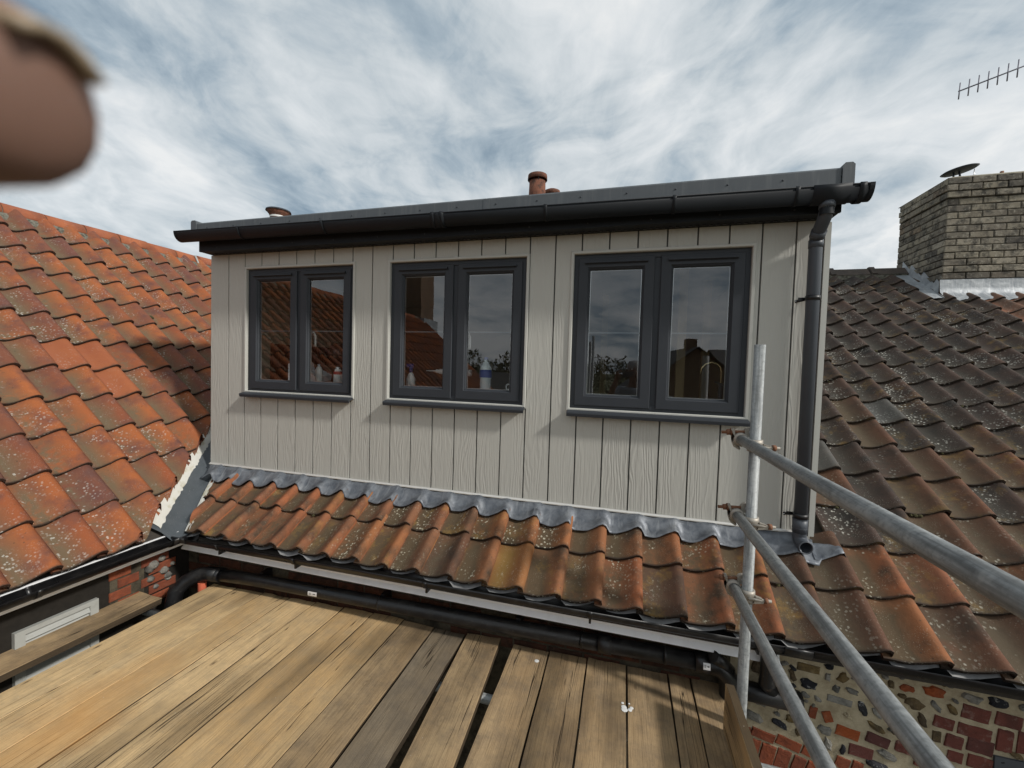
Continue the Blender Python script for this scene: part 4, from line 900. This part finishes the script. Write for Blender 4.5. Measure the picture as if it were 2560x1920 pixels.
# ------------------------------------------------------------------ scaffold tubes
PX, PY, TR = 4.206, -.64, .02415
def hollow(p0, p1, name, label, group=None):
    p0, p1 = Vector(p0), Vector(p1); o = MB().tube([(0, 0, 0), (0, 0, (p1-p0).length)], TR, 28, False).build(name, 'galvanised')
    o.location = p0; o.rotation_euler = (p1-p0).to_track_quat('Z', 'Y').to_euler(); m_ = o.modifiers.new('Solidify', 'SOLIDIFY'); m_.thickness = .004; m_.offset = -1
    return tag(o, label, 'scaffold tube', group)
hollow((PX, PY, -3.41), (PX, PY, 1.085), 'scaffold_standard', 'upright galvanised scaffold tube in front of the right window')
RX = PX-.056
for z, wrd in ((.622, 'top'), (.246, 'middle'), (-.112, 'lowest')): hollow((RX, -.575, z), (RX, -4.9, z+.012), 'scaffold_rail', f'{wrd} of three horizontal galvanised scaffold rails clamped to the upright tube')
hollow((.1, -.78, PZ-.064), (4.5, -.78, PZ-.064), 'scaffold_transom', 'horizontal scaffold tube under the boards, seen through the gap between them')
hollow((.1, -2.3, PZ-.064), (4.5, -2.3, PZ-.064), 'scaffold_transom', 'horizontal scaffold tube carrying the boards beneath the photographer')
hollow((PX, -4.7, -3.41), (PX, -4.7, 1.3), 'scaffold_standard', 'upright galvanised scaffold tube behind the photographer')
pp = atY(*zoomer(1360, 580, 560, 1858)(410, 860), 4.8); hollow((pp.x, -4.8, -3.41), (pp.x, -4.8, pp.z), 'scaffold_standard', 'taller of two scaffold tubes reflected side by side in the right window')
hollow((pp.x-.06, -4.86, -3.41), (pp.x-.06, -4.86, pp.z-.1), 'scaffold_standard', 'shorter of two scaffold tubes reflected side by side in the right window')
def coupler(z, wrd):
    t = thing('scaffold_coupler', f'rusty swivel clamp joining the {wrd} rail to the upright scaffold tube', 'scaffold clamp')
    mb = MB().lathe([(.0245, -.029), (.033, -.029), (.0345, -.012), (.033, .0), (.0345, .012), (.033, .029), (.0245, .029)], (PX, PY, z-.02), 22); mb.build('standard_clasp', 'coupler', t)
    b = MB(); vs = []; n = 22
    for y, r_ in ((-.028, .0245), (-.028, .033), (0, .0345), (.028, .033), (.028, .0245)):
        for j in range(n): a = 2*math.pi*j/n; vs.append((RX+r_*math.cos(a), PY+.035+y, z+r_*math.sin(a)))
    b.add(vs, [(i*n+j, i*n+(j+1) % n, (i+1)*n+(j+1) % n, (i+1)*n+j) for i in range(4) for j in range(n)], True); b.build('rail_clasp', 'coupler', t)
    # flap, eye bolt and nut over the rail
    MB().tube([(RX-.085, PY+.035, z+.030), (RX+.045, PY+.035, z+.040)], .0078, 10).build('bolt', 'rust', t)
    MB().tube([(RX-.062, PY+.035, z+.0318), (RX-.047, PY+.035, z+.033)], .0145, 6).build('nut', 'rust', t)
    MB().tube([(RX-.045, PY+.035, z+.033), (RX-.04, PY+.035, z+.0335)], .018, 14).build('washer', 'rust', t)
    MB().ext([(-.04, .048), (-.024, .05), (-.020, .02), (-.03, -.015), (-.02, -.04), (.0, -.052), (.006, -.046), (-.012, -.03), (-.026, .0), (-.034, .02)], (RX-.006, PY+.02, z), (RX-.006, PY+.05, z), (1, 0, 0), (0, 0, 1)).build('flap', 'coupler', t)
    MB().ext(arc((0, 0), .024, 0, 360, 11)[:-1], (RX+.04, PY+.05, z+.038), (RX+.04, PY+.022, z+.038), (1, 0, 0), (0, 0, 1)).build('hinge_eye', 'coupler', t)
    MB().tube([(RX+.04, PY+.018, z+.038), (RX+.04, PY+.054, z+.038)], .0075, 8).build('pin', 'steel', t)
    # bolt on the standard side
    MB().tube([(PX-.005, PY-.034, z-.022), (PX+.098, PY-.022, z-.024)], .0078, 10).build('bolt', 'coupler', t)
    MB().tube([(PX+.066, PY-.026, z-.0235), (PX+.081, PY-.024, z-.0238)], .0145, 6).build('nut', 'rust', t)
    MB().ext([(.02, -.022), (.062, -.016), (.066, -.003), (.055, .006), (.03, .012)], (PX, PY-.034, z-.02), (PX, PY-.014, z-.02), (1, 0, 0), (0, 0, 1)).build('flap', 'coupler', t)
for z, wrd in ((.622, 'top'), (.246, 'middle'), (-.112, 'lowest')): coupler(z, wrd)
ob = MB().ext(arc((0, 0), .028, 0, 360, 14)[:-1], (0, 0, 0), (0, 0, .06), (1, 0, 0), (0, 1, 0)).build('orange_cap', 'orange_block'); ob.location = (.535, -.50, -.83)
tag(ob, 'small orange plastic pipe cap beside the first tan board', 'cap')

# ------------------------------------------------------------------ right-hand chimney
ch = thing('brick_chimney', 'broad weathered yellow-grey brick chimney stack rising through the dark roof ridge', 'chimney')
cx0, cx1, cy0, cy1 = 7.29, 8.75, 3.42, 4.33; CZ = 2.185; CH = .0812
MB().box(cx0+.008, cx1-.008, cy0+.008, cy1-.008, 1.7, CZ+15*CH).build('core', 'mortar_chimney', ch)
def cb(w_): m_ = MB().cbox(-w_/2, w_/2, -.003, .02, -.0355, .0355, .006).mesh('brick'); m_.materials.append(MAT['brick_yellow']); return m_
BS, BH = cb(.222), cb(.105)
for k in range(-3, 15):
    z = CZ+CH*(k+.5); proj = 0.0
    if k >= 12: proj = .022
    if k == 13: proj = .03
    if 3 <= k <= 4: proj = .012
    if k < 3: proj = .016
    x = cx0-proj; odd = k % 2; first = True
    while x < cx1-.05 and k >= 0:
        w_ = .11 if (first and odd) else .233
        m_ = BH if w_ < .2 else BS
        link('brick', m_, ch, Matrix.Translation((x+w_/2, cy0-proj+rng.uniform(-.003, .003), z+rng.uniform(-.002, .002))) @ Matrix.Rotation(R(rng.uniform(-.7, .7)), 4, 'Y')); x += w_; first = False
    y = cy0-proj+.004; first = True
    while y < cy1+proj-.04:
        w_ = .11 if (first and not odd) else .225
        if y+w_ > cy1+proj+.005: w_ = .11
        if y+w_ > cy1+proj+.02: break
        m_ = BH if w_ < .2 else BS
        link('brick', m_, ch, Matrix.Translation((cx0-proj+rng.uniform(-.003, .003), y+w_/2, z+rng.uniform(-.002, .002))) @ Matrix.Rotation(R(-90), 4, 'Z') @ Matrix.Rotation(R(rng.uniform(-.7, .7)), 4, 'Y')); y += w_; first = False
zt = CZ+15*CH
MB().add([(cx0-.02, cy0-.02, zt), (cx1+.02, cy0-.02, zt), (cx1+.02, cy1+.02, zt), (cx0-.02, cy1+.02, zt), (cx0+.10, cy0+.08, zt+.05), (cx1-.1, cy0+.08, zt+.06), (cx1-.1, cy1-.1, zt+.06), (cx0+.1, cy1-.1, zt+.05)],
         [(0, 1, 2, 3), (0, 1, 5, 4), (1, 2, 6, 5), (2, 3, 7, 6), (3, 0, 4, 7), (4, 5, 6, 7)]).build('mortar_cap', 'stone_cap', ch)
mb = MB(); n = 40; vs = []
for i in range(n+1):
    x = cx0-.03+(cx1-cx0+.3)*i/n; wv = .014*math.sin(x*28)
    for y, z in ((cy0-.012, CZ+.0), (cy0-.018, CZ-.10), (cy0-.03, mainz(cy0-.03)+.075), (cy0-.08, mainz(cy0-.08)+.055+wv*.3), (cy0-.13, mainz(cy0-.13)+.045+wv), (cy0-.155+wv*.4, mainz(cy0-.155)+.036+wv)): vs.append((x, y, z))
mb.add(vs, [(i*6+j, i*6+j+1, (i+1)*6+j+1, (i+1)*6+j) for i in range(n) for j in range(5)], True); mb.build('lead_apron', 'lead_pale', ch)
mb = MB(); vs = []; n = 18; rr = random.Random(4)                       # stepped side flashing up the slope
for i in range(n+1):
    y = cy0-.13+(4.16-cy0+.13)*i/n; zr = mainz(y); stp = .13+.09*((i % 5)/5) if y > cy0 else .06
    for x, z in ((cx0-.018 if y > cy0-.02 else cx0-.05, zr+stp), (cx0-.026, zr+.05), (cx0-.10, zr+.052), (cx0-.17, zr+.046+rr.uniform(-.004, .004))): vs.append((x, y, z))
mb.add(vs, [(i*4+j, i*4+j+1, (i+1)*4+j+1, (i+1)*4+j) for i in range(n) for j in range(3)]); mb.build('stepped_flashing', 'lead_pale', ch)
cw = thing('chimney_cowl', 'dark tilted oval disc on thin legs standing on the chimney corner', 'cowl')
dc = Vector((7.53, 3.66, zt+.185)); mb = MB(); n = 28; ax1 = Vector((.975, 0, .16)).normalized(); ax2 = Vector((0, 1, .02)).normalized(); nn = ax1.cross(ax2)
prof_ = [(0, .028), (.09, .024), (.15, .012), (.172, 0), (.15, -.012), (.09, -.02), (0, -.022)]; vs = []
for r_, h in prof_:
    for j in range(n): a = 2*math.pi*j/n; vs.append(dc+(ax1*math.cos(a)+ax2*math.sin(a))*r_+nn*h)
mb.add(vs, [(i*n+j, i*n+(j+1) % n, (i+1)*n+(j+1) % n, (i+1)*n+j) for i in range(6) for j in range(n)], True); mb.build('disc', 'anthracite', cw)
for a, b_ in (((7.44, 3.60, zt+.03), (7.455, 3.63, zt+.15)), ((7.50, 3.58, zt+.03), (7.505, 3.62, zt+.155))): MB().tube([a, b_], .010, 8).build('leg', 'anthracite', cw)
MB().tube([(7.64, 3.6, zt+.04), (7.66, 3.63, zt+.18)], .004, 6).build('stay', 'steel', cw)
st_ = tag(MB().tube([(8.0, 3.75, zt), (8.01, 3.75, zt+.17)], .018, 12).build('pipe_stub', 'rust'), 'short rusty pipe stub on top of the yellow brick chimney', 'pipe')
ae = thing('tv_aerial', 'grey television aerial with short upright rods on a slanting boom against the sky', 'aerial')
a0, a1 = Vector((7.6, 3.9, 4.68)), Vector((8.9, 3.9, 5.115)); MB().tube([a0, a1], .0085, 10).build('boom', 'aerial', ae)
za = zoomer(2200, 120, 360, 1659); p0 = atY(*za(905, 500), 3.9); p1 = atY(*za(1590, 235), 3.9); ae_children = [o for o in ae.children]
bo_ = ae_children[0]; bo_.data = MB().tube([p0, p0+(p1-p0)*2.1], .0085, 10).mesh('boom'); bo_.data.materials.append(MAT['aerial'])
for i in range(13):
    c = p0+(p1-p0)*(i/6.0*.985+.015); MB().tube([c+Vector((-.004, 0, -.104-.001*i)), c+Vector((.004, 0, .104+.001*i))], .0068, 8).build('rod', 'aerial', ae)
c = p0+(p1-p0)*1.9; MB().tube([(c.x, 3.92, c.z+.05), (c.x, 3.92, zt-.2)], .02, 10).build('mast', 'aerial', ae)

# chimney pots behind the dormer
def pot(x, y, zb, r, h, name, label, hood):
    t = thing(name, label, 'chimney pot', None)
    MB().lathe([(r*1.06, 0), (r*1.04, h*.5), (r, h), (r*.85, h), (r*.85, h-.1)], (x, y, zb), 28).build('pot', 'pot_clay', t)
    if hood:
        MB().lathe([(0, h+.145), (r*.8, h+.14), (r*1.18, h+.115), (r*1.22, h+.03), (r*1.16, h+.03), (r*1.12, h+.11)], (x, y, zb), 28).build('cowl', 'pot_clay', t)
        for k in range(4): a = R(20+90*k); MB().tube([(x+r*.95*math.cos(a), y+r*.95*math.sin(a), zb+h-.02), (x+r*1.12*math.cos(a), y+r*1.12*math.sin(a), zb+h+.06)], .008, 6).build('strut', 'anthracite', t)
MB().box(1.45, 2.75, 4.35, 5.25, 1.8, 3.8).build('stack', 'brick_far', None)
st2 = bpy.data.objects['stack']; st2.name = 'chimney_stack'; tag(st2, 'brick chimney stack hidden behind the dormer roof below its two pots', 'chimney')
pot(1.905, 4.62, 3.8, .148, .58, 'chimney_pot', 'large clay chimney pot with hood standing behind the dormer roof', True)
pot(2.085, 5.15, 3.8, .13, .50, 'chimney_pot', 'smaller hooded chimney pot half hidden behind the large pot', True)
st3 = MB().box(-5.2, -3.9, 4.5, 5.2, 1.5, 3.9).build('chimney_stack', 'brick_far'); tag(st3, 'brick chimney stack beyond the left wing below a cut clay pot', 'chimney')
pt3 = thing('chimney_pot', 'cut clay pot with white rim showing just above the dormer gutter trim', 'chimney pot')
c3 = (-4.19, 4.85, 3.9)
MB().lathe([(.17, 0), (.17, .33), (.2, .40), (.26, .47), (.20, .47), (.15, .42)], c3, 24).build('pot', 'pot_clay', pt3); MB().lathe([(.176, .31), (.18, .34), (.176, .36)], c3, 24).build('rim', 'white_plain', pt3)
MB().lathe([(.264, .462), (.255, .49), (.2, .495), (.2, .48)], c3, 24).build('crown', 'anthracite', pt3)
# chimney on the far gable end of the left wing (seen in the glass)
wc = thing('wing_chimney', 'brown brick chimney on the far gable of the orange-roofed wing', 'chimney')
MB().box(-3.75, -2.9, -10.1, -9.2, 1.6, 4.6).build('shaft', 'brick_far', wc); MB().box(-3.81, -2.84, -10.16, -9.14, 4.15, 4.3).build('corbel', 'brick_far', wc); MB().box(-2.91, -2.75, -10.15, -9.15, 2.0, 2.5).build('flashing', 'lead_pale', wc)

# ------------------------------------------------------------------ room behind the glass
struct(MB().box(.05, 4.66, 3.0, 3.05, -.3, 1.9).build('room_wall_back', 'plaster'))
struct(MB().box(.05, 4.66, .13, 3.0, 1.855, 1.88).build('room_ceiling', 'plaster'))
struct(MB().box(.05, 4.66, .13, 3.0, -.32, -.3).build('room_floor', 'floorboards'))
struct(MB().box(.04, .08, .13, 3.0, -.3, 1.855).build('room_wall_left', 'cream'))
struct(MB().box(4.62, 4.66, .13, 3.0, -.3, 1.855).build('room_wall_right', 'cream'))
pn = thing('wall_panelling', 'dark brown slatted panelling on the wall inside the left window', 'panelling')
sme = MB().box(0, .014, -.019, .019, 0, 1.4).mesh('slat'); sme.materials.append(MAT['brown_slat'])
for i in range(50): link('slat', sme, pn, Matrix.Translation((.081, .56+.046*i, -.28)))
MB().box(.081, .10, .535, 2.9, 1.121, 1.135).build('dado_rail', 'cream', pn)
ib = struct(MB().box(.02, 4.66, .121, .36, .735, .757).build('window_board', 'white_plain'))
IZ = .757
def bottle(nm, label, x, y, parts):
    t = thing(nm, label, 'bottle')
    for pn_, prof_, m_ in parts: MB().lathe(prof_, (x, y, IZ), 20).build(pn_, m_, t)
bottle('water_bottle', 'clear plastic water bottle with blue label on the middle window board', 2.545, .175,
       [('body', [(.0, 0), (.042, .002), (.045, .02), (.041, .035), (.045, .05), (.043, .09), (.047, .1), (.047, .17), (.045, .18), (.03, .21), (.014, .232), (.013, .245)], 'clear_plastic'), ('label', [(.0478, .105), (.0478, .165)], 'blue_plastic'), ('cap', [(.0155, .243), (.0155, .262), (0, .264)], 'blue_plastic')])
bottle('spray_can', 'white spray can with red band on the left window board', 1.20, .17,
       [('body', [(0, 0), (.038, 0), (.039, .09), (.038, .1), (.03, .115), (.028, .13)], 'white_plain'), ('band', [(.0395, .085), (.0395, .112)], 'red_label'), ('cap', [(.026, .128), (.026, .15), (0, .152)], 'steel')])
bottle('tall_can', 'slim white bottle standing at the mullion of the left window', 1.0, .17, [('body', [(0, 0), (.03, 0), (.03, .12), (.02, .14), (.012, .15)], 'white_plain'), ('cap', [(.014, .148), (.014, .17), (0, .172)], 'steel')])
sb2 = thing('spray_bottle', 'white trigger spray bottle with blue head in the corner of the middle window', 'bottle')
MB().lathe([(0, 0), (.036, 0), (.036, .07), (.024, .105), (.013, .125)], (1.895, .175, IZ), 18).build('body', 'white_plain', sb2)
MB().tube([(1.895, .175, IZ+.12), (1.895, .175, IZ+.165), (1.90, .175, IZ+.19)], [.014, .014, .01], 10).build('neck', 'blue_plastic', sb2); MB().box(1.86, 1.915, .165, .185, IZ+.165, IZ+.195).build('trigger_head', 'blue_plastic', sb2)
cg = thing('sealant_gun', 'sealant cartridge with pale nozzle lying across the middle window board', 'sealant gun')
MB().tube([(2.01, .22, .90), (2.10, .22, .899), (2.102, .22, .899), (2.13, .22, .897), (2.131, .22, .897), (2.16, .22, .896), (2.161, .22, .896), (2.40, .24, .892)], [.003, .007, .015, .015, .02, .02, .027, .027], 14).build('cartridge', 'white_plain', cg)
MB().box(2.3, 2.36, .2, .26, IZ, .88).build('stand_block', 'brown_leather', cg)
mg = thing('mug', 'white mug handle showing at the right of the middle window', 'mug')
MB().lathe([(0, .001), (.035, .001), (.038, .07), (.034, .07), (.032, .008)], (2.775, .18, IZ), 18).build('body', 'white_plain', mg); MB().tube([(2.742, .18, IZ+.055), (2.725, .18, IZ+.06), (2.712, .18, IZ+.045), (2.714, .18, IZ+.022), (2.742, .18, IZ+.012)], .006, 8).build('handle', 'white_plain', mg)
cl_ = tag(MB().ext([(0, 0), (.30, 0), (.31, .05), (.22, .09), (.12, .085), (.1, .16), (.0, .165)], (.62, .22, IZ), (.62, .42, IZ+.02), (1, 0, 0), (0, 0, 1)).build('dust_sheet', 'paper'), 'folded white dust sheet on the left window board', 'sheet')
ball = tag(MB().lathe([(0, .13), (.07, .11), (.105, .04), (.1, -.03), (.05, -.09), (0, -.1)], (.72, .78, 1.02), 18).build('leather_pouf', 'brown_leather'), 'round dark brown leather shape behind the white dust sheet', 'pouf')
stn_ = tag(MB().box(.6, .86, .66, .92, -.3, .92).build('side_stand', 'brown_slat'), 'brown stand under the round leather shape inside the left window', 'stand')
tp = thing('kitchen_tap', 'tall brass swan-neck tap inside the right window', 'tap')
MB().tube([(4.24, .31, .70), (4.24, .31, .96), (4.232, .31, .995), (4.21, .31, 1.015), (4.175, .31, 1.024), (4.135, .31, 1.008), (4.112, .31, .98), (4.106, .31, .945)], .0065, 10).build('spout', 'brass', tp)
MB().tube([(4.20, .31, .885), (4.275, .31, .86)], .006, 8).build('lever', 'anthracite', tp); MB().lathe([(.017, 0), (.017, .1), (.012, .12)], (4.24, .31, IZ), 14).build('base', 'anthracite', tp)
for x, y in ((4.02, 1.0), (4.3, 1.5), (3.3, 2.2)): tag(MB().box(x, x+.07, y, y+.05, -.3, 1.855).build('timber_stud', 'timber'), {4.02: 'bare timber stud inside the right window, left of the tap', 4.3: 'bare timber stud inside the right window, behind the tap', 3.3: 'bare timber stud deep inside the right window'}[x], 'stud')

# ------------------------------------------------------------------ beyond: what the glass reflects
def far_house(x, y, w_, dpt, eave, ridge, label, rot):
    t = thing('far_house', label, 'house', None); t.location = (x, y, -3.42); t.rotation_euler = (0, 0, R(rot))
    MB().box(-w_/2, w_/2, -dpt/2, dpt/2, 0, eave).add([(-w_/2, -dpt/2, eave), (-w_/2, dpt/2, eave), (-w_/2, 0, ridge), (w_/2, -dpt/2, eave), (w_/2, dpt/2, eave), (w_/2, 0, ridge)], [(0, 1, 2), (3, 5, 4)]).build('wall', 'brick_far', t)
    rf = MB(); e_ = .3
    for s_ in (-1, 1): rf.add([(-w_/2-e_, s_*(dpt/2+e_), eave-.2), (w_/2+e_, s_*(dpt/2+e_), eave-.2), (w_/2+e_, 0, ridge+.12), (-w_/2-e_, 0, ridge+.12)], [(0, 1, 2, 3)])
    r_ = rf.build('roof', 'slate_far', t); MB().box(w_/4, w_/4+.6, -.25, .3, ridge-.6, ridge+.6).build('chimney', 'brick_far', r_)
    for i in range(3):
        for s_ in (-1, 1): MB().box(-w_/2+w_*(i+.5)/3-.4, -w_/2+w_*(i+.5)/3+.4, s_*dpt/2-.03, s_*dpt/2+.03, 1.2, 2.4).build('window', 'white_plain', t)
far_house(6.9, -24, 6, 6, 3.6, 5.75, 'gabled slate-roofed house reflected in the right window', 82)
far_house(-7, -40, 10, 6.5, 2.3, 3.8, 'long slate-roofed house reflected low in the middle window', 8)
far_house(13, -26, 9, 7, 3.3, 5.8, 'brick house with slate roof standing across the garden', -20)
tr = random.Random(12); wm = MB(); bk = MB()
for i in range(150):
    x = -85+1.2*i+tr.uniform(-1, 1); y = -66-tr.uniform(0, 16); h = tr.uniform(5.2, 8.6); bk.tube([(x, y, -3.42), (x+tr.uniform(-.4, .4), y, -3.42+h*.6)], [.22, .09], 5, False)
    for k in range(6): a = tr.uniform(0, 6.28); bk.tube([(x, y, -3.42+h*.4), (x+math.cos(a)*h*.22, y+math.sin(a)*h*.22, -3.42+h*.85)], [.09, .02], 4, False)
    for k in range(230):
        a = tr.uniform(0, 6.28); rr_ = math.sqrt(tr.random())*h*.27; zz = -3.42+h*(.06+.9*tr.random()**.8); sc = 1-abs((zz+3.42)/h-.55)*.9
        c = Vector((x+math.cos(a)*rr_*sc, y+math.sin(a)*rr_*sc, zz)); s_ = tr.uniform(.22, .7)
        d1 = Vector((tr.uniform(-1, 1), tr.uniform(-1, 1), tr.uniform(-1, 1)))*s_; d2 = Vector((tr.uniform(-1, 1), tr.uniform(-1, 1), tr.uniform(-1, 1)))*s_; wm.add([c, c+d1, c+d2], [(0, 1, 2)])
me = bpy.data.meshes.new('woodland'); me.from_pydata([tuple(v) for v in wm.v], [], wm.f); me.materials.append(MAT['foliage']); wo = tag(stuff(link('woodland', me)), 'dark belt of distant trees reflected along the horizon', 'trees')
me = bpy.data.meshes.new('branches'); me.from_pydata([tuple(v) for v in bk.v], [], bk.f); me.materials.append(MAT['bark']); stuff(link('branches', me, wo))

# ------------------------------------------------------------------ the photographer (a fingertip over the lens; the rest shows in the glass)
def cp(a, b_, c_): return CAM+CR*a+CU*b_+CF*c_
def skin(name, chains, m, parent=None, sub=2):
    """chains = list of [(pos, radius)...]; a chain may begin with an index of an earlier vertex"""
    vs = []; es = []; rs = []
    for ch_ in chains:
        prev = None
        for it in ch_:
            if isinstance(it, int): prev = it; continue
            vs.append(tuple(it[0])); rs.append(it[1]); k = len(vs)-1
            if prev is not None: es.append((prev, k))
            prev = k
    me = bpy.data.meshes.new(name); me.from_pydata(vs, es, []); me.materials.append(MAT[m]); o = link(name, me, parent)
    md_ = o.modifiers.new('Skin', 'SKIN'); md_.use_smooth_shade = True
    if not me.skin_vertices:
        raise RuntimeError('no skin layer')
    for i, r_ in enumerate(rs): me.skin_vertices[0].data[i].radius = (r_, r_)
    me.skin_vertices[0].data[0].use_root = True
    s_ = o.modifiers.new('Sub', 'SUBSURF'); s_.levels = sub; s_.render_levels = sub
    return o
V = Vector
ps = thing('person', 'person in a grey shirt photographing with a phone, reflected in the right window', 'person')
B = [[(V((3.69, -3.24, .10)), .15), (V((3.70, -3.24, .34)), .145), (V((3.71, -3.23, .56)), .165), (V((3.715, -3.22, .72)), .085), (V((3.72, -3.20, .81)), .06), (V((3.72, -3.185, .90)), .085), (V((3.72, -3.18, .98)), .105), (V((3.72, -3.19, 1.06)), .085)],
     [2, (V((3.52, -3.23, .66)), .07), (V((3.37, -3.10, .47)), .05), (V((3.43, -2.96, .70)), .042), (cp(-.125, -.075, -.045), .030), (cp(-.115, -.035, -.028), .034), (cp(-.108, .0, -.012), .024)],
     [2, (V((3.91, -3.23, .66)), .07), (V((4.03, -3.08, .47)), .05), (V((3.88, -2.95, .71)), .042), (cp(.155, -.075, -.05), .030), (cp(.15, -.035, -.035), .034), (cp(.14, .005, -.03), .024)],
     [0, (V((3.59, -3.24, -.02)), .105), (V((3.58, -3.22, -.36)), .075), (V((3.57, -3.24, -.70)), .05), (V((3.555, -3.11, -.765)), .038)],
     [0, (V((3.79, -3.24, -.02)), .105), (V((3.80, -3.22, -.36)), .075), (V((3.81, -3.24, -.70)), .05), (V((3.83, -3.11, -.765)), .038)],
     # left hand: index over the lens corner, the other fingers and thumb hold the phone
     [13, (cp(-.098, .022, .010), .0105), (cp(-.074, .0285, .029), .0098), (cp(-.054, .0265, .0325), .0094), (cp(-.0415, .0232, .0322), .0086), (cp(-.0365, .0222, .0322), .006)],
     [12, (cp(-.09, -.02, .004), .0095), (cp(-.066, -.024, .012), .009), (cp(-.044, -.028, .011), .0075)],
     [12, (cp(-.088, -.042, .002), .0092), (cp(-.064, -.046, .010), .0085), (cp(-.042, -.048, .009), .007)],
     [12, (cp(-.09, -.062, .0), .0085), (cp(-.068, -.066, .007), .0075), (cp(-.05, -.067, .007), .0062)],
     [12, (cp(-.085, -.05, -.034), .012), (cp(-.06, -.04, -.026), .010), (cp(-.035, -.032, -.022), .008)],
     # right hand
     [19, (cp(.128, .028, -.022), .0105), (cp(.1, .034, -.016), .0095), (cp(.075, .03, -.012), .008)],
     [18, (cp(.13, -.02, -.002), .0095), (cp(.112, -.024, .008), .009), (cp(.098, -.028, .008), .0075)],
     [18, (cp(.13, -.042, -.004), .0092), (cp(.112, -.046, .006), .0085), (cp(.098, -.048, .006), .007)],
     [18, (cp(.13, -.06, -.006), .0085), (cp(.114, -.064, .004), .0075), (cp(.102, -.066, .004), .0062)],
     [18, (cp(.125, -.05, -.04), .012), (cp(.105, -.038, -.03), .010), (cp(.085, -.03, -.024), .008)]]
body = skin('body', B, 'skin', ps)
skin('shirt', [[(V((3.69, -3.24, .06)), .165), (V((3.70, -3.24, .34)), .162), (V((3.71, -3.23, .56)), .185), (V((3.715, -3.222, .70)), .105)],
               [2, (V((3.52, -3.23, .665)), .088), (V((3.43, -3.155, .55)), .07)], [2, (V((3.91, -3.23, .665)), .088), (V((3.98, -3.145, .55)), .07)]], 'shirt', ps)
skin('trousers', [[(V((3.69, -3.24, .09)), .165), (V((3.69, -3.24, .02)), .15)], [1, (V((3.59, -3.24, -.06)), .115), (V((3.58, -3.22, -.36)), .09), (V((3.57, -3.24, -.71)), .068)], [1, (V((3.79, -3.24, -.06)), .115), (V((3.80, -3.22, -.36)), .09), (V((3.81, -3.24, -.71)), .068)]], 'trousers', ps)
mb = MB(); mb.lathe([(.1, -.02), (.108, .03), (.1, .08), (.07, .115), (0, .128)], (3.72, -3.2, .985), 18); mb.build('hair', 'hair', ps)
MB().lathe([(.0, .03), (.012, .0), (.016, -.02), (0, -.03)], (3.72, -3.075, .955), 10).build('nose', 'skin', ps)
for s_ in (-1, 1):
    MB().lathe([(0, .011), (.012, .004), (.012, -.004), (0, -.011)], (3.72+s_*.035, -3.09, .985), 10).build('eye', 'white_plain', ps)
    MB().lathe([(0, .03), (.014, .015), (.016, -.012), (0, -.03)], (3.72+s_*.105, -3.185, .965), 10).build('ear', 'skin', ps)
MB().box(3.695, 3.745, -3.088, -3.08, .915, .925).build('mouth', 'brick_maroon', ps)
mb = MB(); vs = []                                                        # nail on the index fingertip
for i in range(6):
    for j in range(5):
        t = (i/5); s_ = (j/4-.5)*2; vs.append(cp(-.0475+.0125*t, .0318-.0042*t-.0016*s_*s_, .0322+s_*.0046*(1-.3*t)))
mb.add(vs, [(i*5+j, i*5+j+1, (i+1)*5+j+1, (i+1)*5+j) for i in range(5) for j in range(4)], True); nl_ = mb.build('fingernail', 'nail', ps); nl_.modifiers.new('Solidify', 'SOLIDIFY').thickness = .0008
ph = MB(); cs = [cp(a, b_, c_) for a in (-.022, .128) for b_ in (-.062, .012) for c_ in (-.012, -.004)]
ph.add(cs, [(0, 1, 3, 2), (4, 6, 7, 5), (0, 4, 5, 1), (2, 3, 7, 6), (0, 2, 6, 4), (1, 5, 7, 3)]); pho = thing('smartphone', 'dark smartphone held up by the reflected photographer', 'phone'); ph.build('case', 'dark_pipe', pho)
# ------------------------------------------------------------------ render settings
S.render.engine = 'CYCLES'
S.cycles.max_bounces = 8; S.cycles.transparent_max_bounces = 16
